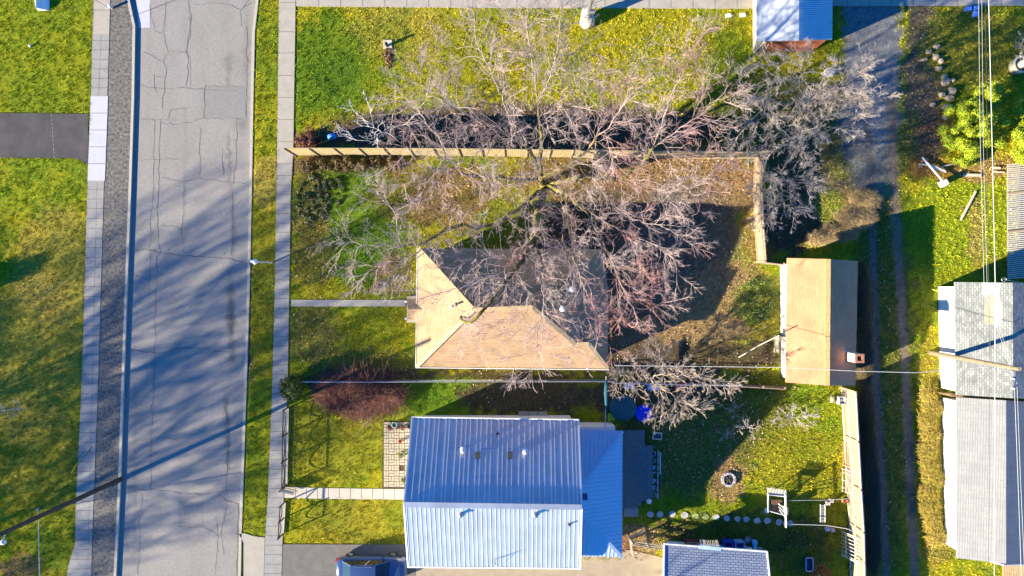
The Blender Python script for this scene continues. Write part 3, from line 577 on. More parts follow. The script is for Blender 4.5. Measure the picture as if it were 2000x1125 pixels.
# wooden steps or rack between them
rk = thing('wooden_gate', G(1838,765), 'small brown slatted wooden gate between the two white outbuildings', 'gate')
for i in range(5): q = MB(); q.box((G(1838,0).x+.18*i-.3, G(0,766.5).y, .9), (.10,.04,1.7)); q.build('slat', mat('gate_wood', (.30,.21,.12), .9) if i == 0 else bpy.data.materials['gate_wood'], rk)
q = MB(); q.box((G(1838,0).x+.06, G(0,765).y, 1.5), (1.0,.05,.12)); q.build('rail', bpy.data.materials['gate_wood'], rk); q = MB(); q.box((G(1838,0).x+.06, G(0,765).y, .4), (1.0,.05,.12)); q.build('rail', bpy.data.materials['gate_wood'], rk)
# -- shed at the bottom
org = G(1400, 1120); s2 = thing('shingled_shed', org, 'small shed with slate blue shingle roof at the bottom edge', 'shed')
a = P(1297,1062,2.3); b_ = P(1498,1077,2.3); e = P(1296,1190,3.3); f = P(1510,1198,3.3); a2 = P(1296,1320,2.3); b2 = P(1512,1322,2.3)
m = MB(); m.slab([a,b_,f,e,a2,b2], [(0,1,2,3), (3,2,5,4)], .1); m.build('roof', M_bshing, s2)
m = MB()
for p, q_ in [(a,e), (b_,f), (a,b_)]: m.beam(p, q_, .09, .13)
m.build('roof_trim', M_trim, s2)
walls([G(1302,1056), G(1466,1068), G(1474,1290), G(1300,1290)], 0, 2.2).build('wall', M_white, s2)
# -- deck behind the steel-roofed house
dk = MB(); M_deck = mat('teal_grey_decking', (.13,.17,.17), .8, (.09,.12,.125), scale=3)
x = 1215.0
while x < 1268:
    w_ = 5.3; y0 = 838 if x < 1257 else 868; y1 = 991 if x < 1240 else (985 if x < 1250 else 976)
    ys_ = [y0] + sorted(random.sample(range(int(y0)+20, int(y1)-10, 14), 2)) + [y1]
    for p, q_ in zip(ys_[:-1], ys_[1:]): dk.box(G(x+w_/2, (p+q_)/2, .30), ((w_-.7)/S, (q_-p-.6)/S, .05+random.uniform(0,.008)))
    x += w_
dko = thing('wooden_deck', G(1240,915), 'low teal grey board deck along the back of the steel-roofed house', 'deck')
dk.build('deck_boards', M_deck, dko); q = MB(); q.prism([G(1216,839), G(1257,839), G(1257,869), G(1267,869), G(1267,975), G(1216,990)], 0, .26); q.build('deck_frame', M_black, dko)
tag((lambda q: (q.box(G(1232,998,.1), (1.0,.7,.2)), q.build('door_step', M_concg, origin=G(1232,998))))(MB())[1], 'grey concrete step at the lower end of the board deck', 'step')
# ---------------------------------------------------------------- trees and plants
M_bark = mat('bark', (1.1,1.1,1.1), .9, (.6,.6,.6), scale=14, attr=True, spec=.1, bump=.01, bscale=30)
M_leaf = mat('foliage', (1,1,1), .6, (.8,.8,.8), scale=5, attr=True, spec=.25)
def grow(nodes, parent, att, step, infl, kill, maxit=90, trop=(0,0,.04), jit=.07):
    P_ = [np.array(p, float) for p in nodes]; par = list(parent); att = np.array(att, float)
    near = np.full(len(att), -1); dist = np.full(len(att), 1e9); start = 0; alive = np.ones(len(att), bool)
    for it in range(maxit):
        new = np.array(P_[start:]); 
        if len(new) == 0: break
        for c0 in range(0, len(new), 400):
            blk = new[c0:c0+400]; d = np.sqrt(((att[:, None, :]-blk[None])**2).sum(2)); j = d.argmin(1); dm = d[np.arange(len(att)), j]; u = dm < dist
            dist[u] = dm[u]; near[u] = start+c0+j[u]
        alive &= dist > kill; start = len(P_)
        sel = np.where(alive & (dist < infl))[0]
        if len(sel) == 0: break
        acc = {}
        for s in sel: acc.setdefault(near[s], []).append(s)
        for n_, ss in acc.items():
            v = att[ss]-P_[n_]; v /= np.linalg.norm(v, axis=1)[:, None]; v = v.sum(0); v /= (np.linalg.norm(v)+1e-9)
            if par[n_] >= 0:
                pd = P_[n_]-P_[par[n_]]; pd /= (np.linalg.norm(pd)+1e-9); v = v + 1.1*pd
            v = v + RNG.normal(0, jit, 3) + np.array(trop); v /= np.linalg.norm(v)
            P_.append(P_[n_]+v*step); par.append(int(n_))
    return np.array(P_), np.array(par)
def radii(par, tip, ex):
    n = len(par); a = np.zeros(n); ch = np.bincount(par[par >= 0], minlength=n)
    order = np.argsort(-depth(par)); 
    for i in order:
        if ch[i] == 0 or a[i] == 0: a[i] = max(a[i], tip**ex)
        if par[i] >= 0: a[par[i]] += a[i]
    return a**(1/ex)
def depth(par):
    d = np.zeros(len(par), int)
    for i in range(len(par)):
        if par[i] >= 0: d[i] = d[par[i]]+1
    return d
def tubes(p0, p1, r0, r1, k, c0, c1):
    d = p1-p0; L = np.linalg.norm(d, axis=1, keepdims=True)+1e-9; d = d/L
    up = np.where(np.abs(d[:, 2:3]) > .9, np.array([[1.,0,0]]), np.array([[0,0,1.]])); a = np.cross(d, up); a /= np.linalg.norm(a, axis=1, keepdims=True)+1e-9; b = np.cross(d, a)
    an = np.arange(k)*2*np.pi/k; ring = a[:, None]*np.cos(an)[None, :, None] + b[:, None]*np.sin(an)[None, :, None]
    V = np.concatenate([p0[:, None]+ring*r0[:, None, None], p1[:, None]+ring*r1[:, None, None]], 1); n = len(p0)
    j = np.arange(k); f = np.stack([j, (j+1) % k, (j+1) % k+k, j+k], 1); F = (np.arange(n)*2*k)[:, None, None]+f[None]
    C = np.concatenate([np.repeat(c0[:, None], k, 1), np.repeat(c1[:, None], k, 1)], 1)
    return V.reshape(-1, 3), F.reshape(-1, 4), C.reshape(-1, 3)
def barkcol(p, r, thick, thin, red=None, redw=0.0, lich=None):
    t = np.clip((r-.012)/.07, 0, 1)[:, None]; c = np.array(thin)*(1-t)+np.array(thick)*t
    if red is not None:
        q = np.clip((fbm(p[:, 0]/1.6+50, p[:, 1]/1.6+80, 3)-.5+redw(p))*3.2, 0, 1)[:, None]*(1-t)*RNG.uniform(.2, .9, (len(p), 1)); c = c*(1-q)+np.array(red)*q
    if lich is not None:
        q = np.clip((fbm(p[:, 0]*1.1+20, p[:, 1]*1.1+30, 3)-.33)*4, 0, 1)[:, None]*np.clip((r-.03)/.05, 0, 1)[:, None]; c = c*(1-q)+np.array(lich)*q
    return c * RNG.uniform(.8, 1.2, (len(p), 1))
def tree(name, label, base, blobs, natt, skel=(), step=.45, infl=6, kill=.55, tip=.011, ex=2.35, twigs=2.0, tl=(.15,.45), thick=(.16,.13,.10), thin=(.42,.38,.37),
         red=None, redw=lambda p: p[:, 0]*0, lich=None, cat='tree', group=None, trunkw=1.0, rmax=None, trop=(0,0,.04), zk=1.0, thr=.055, spread=.75, rA=.05, nA=.6, nB=5, nC=4, LA=1.9, fat=0.0):
    base = Vector(base); t = thing(name, base, label, cat, group)
    wts = np.array([b[6] for b in blobs]); pick = RNG.choice(len(blobs), natt, p=wts/wts.sum()); att = []
    for k in pick:
        cx, cy, rx, ry, z, rz_, _ = blobs[k]
        v = RNG.normal(0, 1, 3); v /= np.linalg.norm(v); v *= RNG.random()**.42
        zz = max(.5, z+v[2]*rz_); att.append(P(cx+v[0]*rx, cy+v[1]*ry, zz))
    nodes = [tuple(base)]; par = [-1]; minr = {}
    for pts in skel:                              # (px, py, z) polylines; the first point is joined to the nearest node
        pts = [q if isinstance(q, Vector) else P(*q) for q in pts]; prev = None
        for q in pts:
            if prev is None:
                prev = int(np.argmin([sum((a-b_)**2 for a, b_ in zip(nn, q)) for nn in nodes]))
                if (Vector(nodes[prev])-q).length < .1: continue
            a = Vector(nodes[prev]); L = (q-a).length; k = max(1, int(L/step))
            for i in range(1, k+1):
                nz = a.lerp(q, i/k) + (Vector((random.gauss(0,.05), random.gauss(0,.05), random.gauss(0,.03))) if i < k else Vector((0,0,0)))
                nodes.append(tuple(nz)); par.append(prev); prev = len(nodes)-1
    X, pr = grow(nodes, par, att, step, infl, kill, trop=trop)
    r = radii(pr, tip, ex)*trunkw
    r = r*(1+fat*np.clip((r-.035)/.06, 0, 1))
    if rmax: r = np.minimum(r, rmax)
    i1 = np.where(pr >= 0)[0]; i0 = pr[i1]; big = r[i1] > thr
    def col(p, rr): return barkcol(p, rr, thick, thin, red, redw, lich)
    p0, p1 = X[i0], X[i1]; ra = np.minimum(r[i0], r[i1]*1.6+.004); rb = r[i1]
    if big.any():
        V, F, C = tubes(p0[big], p1[big], ra[big], rb[big], 8, col(p0[big], ra[big]), col(p1[big], rb[big]))
        npmesh('trunk', V, F, M_bark, C, t, tuple(base), smooth=True)
    # straight side shoots in three orders from the thin nodes
    def march(s, d, L, k, bend, ra, rb):
        pts = [s]; dd = d.copy(); n = len(s)
        for q in range(k):
            dd = dd+RNG.normal(0, bend, (n, 3))+np.array([0,0,.03*zk]); dd /= np.linalg.norm(dd, axis=1, keepdims=True); pts.append(pts[-1]+dd*L/k)
        rr = [ra*(1-q/k)+rb*q/k for q in range(k+1)]; return pts, rr, dd
    def sprout(pts, per, lo, ang, Lr):
        P_ = np.stack(pts, 1); n, k, _ = P_.shape; reps = RNG.poisson(per, n); src = np.repeat(np.arange(n), reps); m = len(src); u = lo+(1-lo)*RNG.random(m); f = u*(k-1); i_ = np.minimum(f.astype(int), k-2); w2 = (f-i_)[:, None]
        st = P_[src, i_]*(1-w2)+P_[src, i_+1]*w2; ax = P_[src, -1]-P_[src, 0]; ax /= np.linalg.norm(ax, axis=1, keepdims=True)+1e-9
        sd = RNG.normal(0, 1, (m, 3)); sd -= ax*(sd*ax).sum(1, keepdims=True); sd /= np.linalg.norm(sd, axis=1, keepdims=True); a_ = RNG.normal(ang, .16, m)[:, None]
        d = ax*np.cos(a_)+sd*np.sin(a_)+np.array([0,0,.12*zk]); d /= np.linalg.norm(d, axis=1, keepdims=True)
        return st, d, (RNG.uniform(Lr[0], Lr[1], m)*(1.15-.6*u))[:, None]
    thn = i1[(r[i1] < rA)]; reps = RNG.poisson(nA, len(thn)); src = np.repeat(thn, reps); n = len(src)
    ax = X[src]-X[pr[src]]; ax /= np.linalg.norm(ax, axis=1, keepdims=True)+1e-9; out = X[src]-np.array(base); out[:, 2] = 0; out /= np.linalg.norm(out, axis=1, keepdims=True)+1e-9
    d = ax*.8+RNG.normal(0, .42, (n, 3))+out*.35+np.array([0,0,.2*zk]); d /= np.linalg.norm(d, axis=1, keepdims=True)
    A_, rAa, _ = march(X[src], d, RNG.uniform(.5, 1, n)[:, None]*LA, 5, .07, tip*1.9, tip*.9)
    sB, dB, LB_ = sprout(A_, nB, .12, .75, (LA*.22, LA*.5)); B_, rBb, _ = march(sB, dB, LB_, 3, .08, tip*1.1, tip*.65)
    sC, dC, LC_ = sprout(B_, nC, .15, .75, (LA*.06, LA*.17)); C_, rCc, _ = march(sC, dC, LC_, 1, .05, tip*.75, tip*.4)
    parts = [tubes(p0[~big], p1[~big], ra[~big], rb[~big], 4, col(p0[~big], ra[~big]), col(p1[~big], rb[~big]))]
    for pts, rr in ((A_, rAa), (B_, rBb), (C_, rCc)):
        for q in range(len(pts)-1):
            a1 = np.full(len(pts[q]), rr[q]); a2 = np.full(len(pts[q]), rr[q+1]); parts.append(tubes(pts[q], pts[q+1], a1, a2, 3, col(pts[q], a1), col(pts[q+1], a2)))
    for k_, nm in ((4, 'branches'), (3, 'twigs')):
        vs, fs, cs, off = [], [], [], 0
        for V, F, C in parts:
            if F.shape[0] and (F[0, 2]-F[0, 1] == k_): vs.append(V); fs.append(F+off); cs.append(C); off += len(V)
        if vs and off: npmesh(nm, np.concatenate(vs), np.concatenate(fs), M_bark, np.concatenate(cs), t, tuple(base), smooth=True)
    return t
# the great bare tree: limbs traced from the photograph with their heights
K = [
 [(1064,362,0),(1060,354,2.5)], [(1060,356,1.5),(1057,350,3.5),(1045,315,5),(1028,285,6.5),(1008,255,8),(990,225,9.5),(975,180,11),(955,130,12),(930,80,13)],
 [(1057,350,3.5),(1055,310,5.5),(1058,270,7.5),(1050,200,10),(1040,130,12),(1030,60,13),(1025,0,13.5)], [(1050,200,10),(1075,150,11.5),(1090,90,12.5),(1095,30,13)],
 [(1057,350,3.5),(1075,338,4.5),(1100,325,5.5),(1125,312,6.5),(1150,292,7.8),(1163,268,9),(1190,250,10),(1220,200,11.5),(1235,140,12.5)],
 [(1064,362,1),(1080,368,2),(1105,378,3.5),(1130,397,5),(1160,420,6.2),(1210,450,7.5),(1260,470,8.5),(1310,500,9.3)],
 [(1130,397,5),(1165,440,6.5),(1190,500,8),(1215,560,9),(1240,610,9.5)],
 [(1064,362,1),(1125,352,3.5),(1160,370,5),(1200,402,6.5),(1235,430,8),(1290,440,9),(1340,470,10)],
 [(1064,360,1.2),(1150,345,4),(1215,350,6),(1250,325,8),(1275,290,9.5),(1310,265,10.5),(1360,230,11.5),(1400,195,12),(1430,160,12.3)],
 [(1275,290,9.5),(1300,220,11),(1318,170,12),(1345,120,12.5),(1372,70,13)], [(1215,350,6),(1260,350,7.5),(1320,370,9),(1370,380,10)],
 [(1064,364,1),(1040,385,2.5),(1010,412,3.8),(975,435,5),(930,447,5.8),(905,438,6.5),(880,445,7.2),(850,462,8),(830,474,8.6),(790,480,9.2),(730,480,9.8),(670,470,10)],
 [(850,462,8),(820,500,9),(780,535,9.6),(755,560,9.8)], [(780,472,9.0),(775,430,9.6),(755,390,10.5),(735,350,11)], [(830,474,8.6),(800,505,9.4),(745,520,9.8),(700,540,10)],
 [(1055,352,2.5),(1010,350,4),(960,345,5.5),(905,340,7),(850,330,8.5),(800,320,9.5)], [(905,340,7),(870,300,9),(850,260,10),(820,220,10.8),(780,180,11)],
 [(1028,285,6.5),(960,250,8.5),(900,215,10),(850,180,11),(800,160,11.3)], [(1064,366,1),(1052,410,4),(1045,460,6),(1020,510,8),(980,560,9),(940,610,9.5),(905,650,9.5)],
 [(1045,460,6),(1060,520,8),(1062,590,9),(1050,660,9.5),(1040,720,9.5)], [(1105,378,3.5),(1110,430,6),(1120,500,8),(1140,560,9),(1170,620,9.4)], [(1060,520,8),(1010,590,9),(960,560,9.5)],[(1020,510,8),(960,500,9),(900,520,9.6)],[(985,530,9.2),(860,575,9.7),(820,585,9.9)]]
BB = [(1050,130,120,150,11,2.5,.95),(940,90,90,90,11.5,1.8,.4),(1100,40,70,60,12,1.5,.2),(1000,40,80,60,12.5,1.2,.3),(880,190,120,70,10.5,2,.8),(830,250,80,90,9.5,2,.7),(950,290,150,90,8.5,2.5,1.2),(1120,250,130,110,9,2.5,1.3),(1230,210,110,110,10.5,2.2,.5),
      (1330,200,90,120,11.3,1.6,.5),(1390,190,50,60,11.8,1.2,.35),(1290,320,130,80,9.5,2,.9),(1290,420,90,90,9,2,1.1),(1250,520,100,90,8.8,2,1.2),(1300,560,50,70,9.2,1.3,.5),(1150,480,120,130,8.5,2.4,1.6),
      (1160,600,110,70,9,1.6,1.1),(1020,540,130,70,8.6,1.6,1.1),(1050,560,110,120,8.8,1.8,1.3),(1090,400,120,100,7,2,1.6),(1010,300,100,80,7.5,2,1.0),(960,560,110,90,9,1.6,.8),(1040,680,70,60,9.3,1.2,.22),(930,640,70,50,9.3,1.2,.2),(900,400,130,90,8.3,2,.9),(730,480,100,45,9.6,1.1,.6),(760,540,80,55,9.5,1.2,.55),
      (750,370,40,60,10.6,1.2,.25),(850,500,90,60,9,1.4,.4),(1140,690,60,40,9,1,.25),(1340,120,60,60,12.2,1,.2),(810,330,70,60,9.5,1.5,.4)]
def redw(p): return np.clip((p[:, 0]-4)/14, 0, .15)+np.clip((5-p[:, 1])/40, 0, .12)-.12
tree('bare_tree', 'huge bare spreading tree with yellow lichened limbs and pale reddish twigs over the tan house', G(1064,364), BB, 3400, K, step=.34, infl=6, kill=.68, tip=.0076, ex=1.9, nA=.56, nB=6.2, nC=4.2, LA=1.9, rA=.07, fat=1.5,
     twigs=3.4, tl=(.18,.6), thick=(.11,.085,.06), thin=(.47,.37,.35), red=(.44,.17,.15), redw=redw, lich=(.22,.19,.045), rmax=.40, trop=(0,0,.02))
# small pale twiggy tree in the bed north of the fence
tree('slender_bare_tree', 'small pale grey bare tree beside the blue bundle at the bed end', G(790,272), [(715,225,62,42,3.6,.8,1),(700,255,60,30,3.0,.6,.7),(760,240,60,40,3.6,.8,.6)], 60, [[(790,272,0),(770,268,2),(745,258,2.8),(715,240,3.4),(690,215,3.8)],[(745,258,2.8),(720,275,3.1),(690,270,3.3)]],
     nA=.5, nB=4, nC=1.5, LA=1.3, step=.3, infl=3, kill=.7, tip=.010, twigs=1.0, tl=(.2,.5), thin=(.74,.70,.71), thick=(.3,.28,.25), thr=.05)
tc = dict(nA=1.1, nB=6.5, nC=4.5, LA=1.15, step=.26, infl=3.5, kill=.6, tip=.0078, twigs=3.4, tl=(.12,.38), thin=(.50,.43,.38), thick=(.26,.22,.16), group='bare trees between the yard and the alley')
tree('bare_tree', 'tall bare tree just below the metal-roofed shed with pinkish tips fanning over the gravel lane', G(1560,205), [(1600,150,60,55,6.2,1.2,1),(1655,165,55,55,6.5,1,1.1),(1690,190,38,40,6.4,.8,.7),(1520,140,60,50,6,1.2,.8),(1480,160,50,50,6,1.2,.5),(1570,120,45,35,6.2,1,.5)], 420,
     [[(1560,205,0),(1575,195,3),(1610,185,4.5),(1650,170,5.5),(1690,135,6.5)],[(1575,195,3),(1560,170,4.5),(1565,130,6)],[(1610,185,4.5),(1680,200,5.8),(1730,190,6.3)]], **tc)
tree('bare_tree', 'grey bare tree with curved white limbs below the shed tree, above the long fence corner', G(1545,270), [(1600,235,60,50,5.6,1.1,1.3),(1560,270,50,50,5.2,1,1),(1490,230,60,60,5,1.2,.9),(1460,290,60,50,4.6,1,.5),(1640,245,35,30,5.6,.8,.4),(1690,215,30,30,5.6,.7,.3)], 380,
     [[(1545,270,0),(1560,262,3),(1590,250,4.5),(1630,228,5.4),(1655,205,5.8)],[(1560,262,3),(1600,262,4.6),(1650,240,5.5)],[(1545,270,2),(1510,240,4),(1485,210,5)],[(1560,262,3),(1565,300,5)]], **tc)
tree('bare_tree', 'pale bare tree drooping toward the fence above the orange garage, nearest the alley corner', G(1500,330), [(1510,380,52,62,4.6,1.1,1.6),(1550,350,50,40,4.6,1,.9),(1490,410,28,40,4.6,.9,.6),(1570,380,35,40,4.4,.9,.5)], 300,
     [[(1500,330,0),(1508,345,2.5),(1508,390,4),(1505,440,4.8)],[(1508,345,2.5),(1545,355,4),(1580,350,4.8)],[(1508,345,2.5),(1530,390,4.2),(1550,425,4.9)]], **dict(tc, thin=(.44,.38,.35)))
tree('bare_tree', 'low spreading bare tree above the blue tub between the two back yards', G(1270,738), [(1330,745,90,40,3.4,.9,1.6),(1390,745,55,25,3.6,.7,.9),(1230,745,45,35,3.2,.8,.7),(1300,790,50,35,3.3,.8,.8),(1290,700,50,30,3.3,.8,.35),(1350,785,40,35,3.4,.7,.5)], 320,
     [[(1270,738,0),(1278,733,1.2),(1310,731,2.4),(1370,738,3.2),(1435,750,3.6)],[(1270,738,1),(1300,765,2.6),(1345,790,3.4),(1370,800,3.6)],[(1270,738,1),(1245,745,2),(1205,725,3)],[(1270,738,1),(1240,710,2.8),(1222,688,3.4)],[(1310,731,2.4),(1290,705,3.2),(1286,682,3.6)]],
     nA=1.1, nB=5, nC=4, LA=1.0, step=.22, infl=3, kill=.5, tip=.0085, twigs=2.8, tl=(.1,.3), thin=(.46,.38,.33), thick=(.38,.32,.20))
for lab, bx, by, bl in [('leafless twiggy shrub with white twigs on the shaded grass', 1426, 806, [(1432,800,18,16,1.0,.4,1)]), ('bare twiggy shrub at the edge of the yard shadow', 1462, 835, [(1460,832,24,24,1.1,.5,1)]),
                        ('tall bare shrub with pink base in the sunlit back lawn', 1545, 815, [(1562,812,42,24,1.6,.6,1),(1535,820,24,22,1.2,.5,.8)]), ('small bare shrub of broken twigs in the darkest shade', 1418, 845, [(1420,848,20,14,.7,.3,1)]),
                        ('spindly bare shrub on the left lawn beside the long pole', 2, 803, [(14,800,34,16,1.0,.5,1)]), ('pale twiggy shrub at the right edge above the concrete ring', 1990, 95, [(1994,92,14,28,1.1,.6,1)])]:
    tree('bare_shrub', lab, G(bx, by), bl, 90 if 'tall' not in lab else 220, nA=.8, nB=4, nC=3, LA=.45, step=.16, infl=2, kill=.3, tip=.008, twigs=1.6, tl=(.08,.25), thin=(.5,.43,.40), thick=(.4,.33,.28), cat='shrub', group='leafless shrubs')
# trees that stand outside the frame and throw the streaky shade over the street, the shed and the driveway
L_ = lambda tx, ty, z: (tx-.9135*z/math.tan(R(SUN_EL))*S, ty+.4067*z/math.tan(R(SUN_EL))*S)      # the place whose crown shades (tx, ty)
off = [('broad bare street tree south-west of the frame, nearest the road', 375, 850, 12, 190, 1300), ('bare tree far west of the frame shading the left lawn', 70, 720, 12, 260, 3600),
       ('bare tree west of the frame shading the middle of the street', 340, 600, 11.5, 130, 700), ('bare tree beyond the lower left corner of the frame', 130, 960, 11, 170, 1700), ('bare tree south of the frame beside the driveway', 1370, 1100, 6, 60, 420)]
for lab, tx, ty, z_, rr_, n_ in off:
    gx_, gy_ = L_(tx, ty, z_); k = 1/(1-z_/H); dx_, dy_ = 1000+(gx_-1000)*k, 562.5+(gy_-562.5)*k; gy2 = gy_ if z_ > 7 else max(gy_, 1215)
    tree('street_tree', lab, G(gx_, gy2), [(dx_, dy_, rr_*k, rr_*k, z_, 5.5 if z_ > 7 else 1.8, 1)], n_, [[G(gx_,gy2), G(gx_,gy2,z_*.35), G(gx_+6,gy2+3,z_*.6)]], rmax=.17, zk=2.2, trop=(0,0,.22), nA=.75, nB=5, nC=2, LA=3.0 if z_ > 7 else 1.6, rA=.09, step=.7, infl=9, kill=1.3, tip=.016 if z_ > 7 else .012, ex=2.3, group='bare trees outside the frame', thr=.09)
# leafy clouds
def cloud(cs, n, size, cols, squash=1.0, flat=.35, shell=.45):
    cs = [(P(a, b, z), r) for a, b, z, r in cs]; w_ = np.array([r*r for _, r in cs]); pk = RNG.choice(len(cs), n, p=w_/w_.sum())
    C = np.array([tuple(c) for c, _ in cs])[pk]; Rr = np.array([r for _, r in cs])[pk]
    v = RNG.normal(0, 1, (n, 3)); v /= np.linalg.norm(v, axis=1, keepdims=True); rad = (1-shell*RNG.random(n)**1.6)[:, None]*(1+.12*RNG.normal(size=(n,1)))
    p = C+v*rad*Rr[:, None]*np.array([1,1,squash]); p[:, 2] = np.maximum(p[:, 2], .03)
    nn = v+RNG.normal(0, flat, (n, 3)); nn /= np.linalg.norm(nn, axis=1, keepdims=True); a = np.cross(nn, RNG.normal(0, 1, (n, 3))); a /= np.linalg.norm(a, axis=1, keepdims=True)+1e-9; b = np.cross(nn, a)
    s = RNG.uniform(size*.5, size, n)[:, None]; q = np.stack([p+a*s, p+b*s*.6, p-a*s, p-b*s*.6], 1).reshape(-1, 3)
    cc = np.array(cols)[RNG.choice(len(cols), n)]*RNG.uniform(.7, 1.25, (n, 1)); return q, np.arange(4*n).reshape(n, 4), np.repeat(cc, 4, 0)
def leafy(name, label, base, cs, n, size, cols, cat='shrub', group=None, stem=None, **k):
    t = thing(name, base, label, cat, group); q, F, C = cloud(cs, n, size, cols, **k); npmesh('foliage', q, F, M_leaf, C, t, tuple(base))
    if stem:
        m = MB()
        for a, b, z, r in cs[:stem]: c = P(a, b, z); m.tube([Vector(base), Vector(base).lerp(c, .5)+Vector((0,0,.1)), c], [.09,.06,.02], 6)
        m.build('stems', M_bark2, t)
    return t
M_bark2 = mat('stem_bark', (.16,.11,.07), .9)
def lumps(n, cx, cy, rx, ry, z0, z1, r0, r1):
    o = []
    while len(o) < n:
        u, v = random.uniform(-1, 1), random.uniform(-1, 1)
        if u*u+v*v < 1: o.append((cx+u*rx, cy+v*ry, random.uniform(z0, z1)*(1-.45*(u*u+v*v)), random.uniform(r0, r1)))
    return o
CED = [(.36,.45,.02),(.42,.50,.025),(.28,.36,.018),(.18,.25,.014)]
leafy('evergreen_bush', 'large bright yellow-green evergreen under the power lines', G(1900,250), lumps(62,1905,250,66,54,1.2,3.6,.26,.46)+lumps(14,1930,185,26,22,1.6,3.0,.25,.45)+lumps(10,1885,312,24,10,.6,1.2,.2,.4), 46000, .06, CED, cat='bush', stem=12)
leafy('evergreen_bush', 'second yellow-green evergreen cut off by the right edge', G(1995,285), lumps(40,2015,280,34,46,1.2,3.2,.28,.5)+lumps(5,1990,215,10,20,1.0,2.2,.2,.35), 22000, .06, CED, cat='bush', stem=8)
leafy('clipped_shrub', 'round dark green leafy shrub against the pavement at the boundary fence', G(571,755), lumps(60,569,757,19,22,.9,1.9,.2,.36)+lumps(30,572,757,15,18,.4,1.0,.2,.35), 9000, .07, [(.035,.055,.012),(.05,.08,.015),(.03,.04,.012),(.20,.25,.03)], stem=10)
leafy('clipped_shrub', 'added rounded evergreen shrub, unseen beyond the left edge, that shades the lawn', G(-72,560), lumps(60,-75,562,22,20,.4,1.9,.2,.36), 9000, .07, [(.035,.055,.012),(.05,.08,.015)])  # unseen shrub, added to cast the oval shadow on the left lawn
leafy('hedge', 'low brown-green hedge row along the sunny side of the long board fence', G(680,325), sum([lumps(14,600+i*27,322+random.uniform(-3,3),13,12,.3,.75,.15,.32) for i in range(7)], []), 15000, .06, [(.10,.085,.02),(.14,.12,.025),(.16,.09,.05),(.07,.06,.02),(.2,.13,.08)], cat='hedge')
leafy('russet_shrub', 'low dull red leafy shrub between pavement and fence end', G(598,275), lumps(26,600,276,20,14,.15,.5,.15,.3), 4000, .055, [(.17,.06,.04),(.12,.045,.035),(.22,.10,.06)])
leafy('leafy_ground_cover', 'mottled green creeping plants by the pavement in the front yard', G(612,395), lumps(70,610,388,36,48,.02,.14,.08,.24)+lumps(20,655,372,22,26,.02,.14,.08,.22), 8000, .06, [(.10,.17,.03),(.16,.20,.07),(.07,.11,.03),(.24,.24,.14),(.18,.10,.06)], squash=.5)
leafy('green_weed_patch', 'lush green weeds in the sunny corner of the leafy yard', G(1480,590), lumps(40,1478,585,34,44,.03,.2,.12,.3), 4500, .055, [(.09,.18,.015),(.12,.22,.02),(.16,.14,.10)], squash=.6)
# twiggy bushes made of fanning stems
def fan(name, label, base, tips, n, h, cols, r0=.010, cat='shrub', group=None, droop=.1, spreadb=.3):
    base = Vector(base); t = thing(name, base, label, cat, group); a = []
    for cx, cy, rx, ry, z, w_ in tips:
        for _ in range(int(n*w_)):
            u = random.uniform(0, 2*math.pi); q = random.random()**.5; a.append(tuple(P(cx+rx*q*math.cos(u), cy+ry*q*math.sin(u), max(.1, z*(1-.45*q*q)*random.uniform(.75, 1.1)))))
    a = np.array(a); n = len(a); s = np.tile(np.array(base), (n, 1)); s[:, :2] += (a[:, :2]-s[:, :2])*RNG.uniform(.3, .85, (n, 1))+RNG.normal(0, spreadb, (n, 2)); s[:, 2] = np.maximum(0, a[:, 2]*RNG.uniform(0, .55, n))
    m_ = (s+a)/2+RNG.normal(0, .08, (n, 3)); m_[:, 2] += droop
    cc = np.array(cols)[RNG.choice(len(cols), n)]*RNG.uniform(.7, 1.25, (n, 1)); ra = np.full(n, r0)
    e2_ = a+RNG.normal(0, .14, (n, 3)); e3_ = a+RNG.normal(0, .14, (n, 3)); P1 = [tubes(s, m_, ra, ra*.8, 3, cc, cc), tubes(m_, a, ra*.8, ra*.35, 3, cc, cc), tubes(m_+(a-m_)*.5, e2_, ra*.5, ra*.25, 3, cc, cc), tubes(m_+(a-m_)*.3, e3_, ra*.5, ra*.25, 3, cc, cc)]
    vs, fs, cs, off = [], [], [], 0
    for V, F, C in P1: vs.append(V); fs.append(F+off); cs.append(C); off += len(V)
    npmesh('stems', np.concatenate(vs), np.concatenate(fs), M_bark, np.concatenate(cs), t, tuple(base), smooth=True); return t
fan('red_twig_bush', 'dense reddish-brown twiggy bush on the front lawn beside the boundary fence', G(705,765), [(655,768,46,28,1.1,.5),(705,765,50,27,1.4,.8),(752,769,40,24,1.1,.5),(712,791,36,22,.9,.35),(634,755,28,14,.9,.2),(705,773,90,36,1.0,.55)], 2400, 2, [(.30,.11,.08),(.36,.16,.11),(.22,.09,.07),(.38,.27,.20),(.16,.08,.06)], r0=.011, spreadb=.8)
leafy('bush_litter', 'old russet leaves held inside the red twig bush', G(706,768), lumps(9,700,768,60,20,.3,.9,.2,.35), 1500, .05, [(.26,.09,.065),(.32,.15,.10),(.20,.07,.05)], cat='leaves')
SG = [(.58,.44,.22),(.48,.35,.18),(.64,.50,.28),(.36,.25,.13)]
for i, (cx, cy, rx, ry, lab) in enumerate([(1672,425,42,26,'tawny dry grass clump on the alley edge left of the wheel tracks'), (1640,455,40,18,'dry straw clump lying along the top of the garage shadow'), (1690,390,30,20,'upright tan weed clump beside the alley below the bare trees'), (1600,466,26,12,'tan straw tuft nearest the fence posts above the garage')]):
    fan('dry_grass_clump', lab, G(cx-12, cy-4), [(cx,cy,rx,ry,.7,1)], 1300, .7, SG, r0=.010, cat='grass clump', group='dry grass clumps by the alley', spreadb=.2)
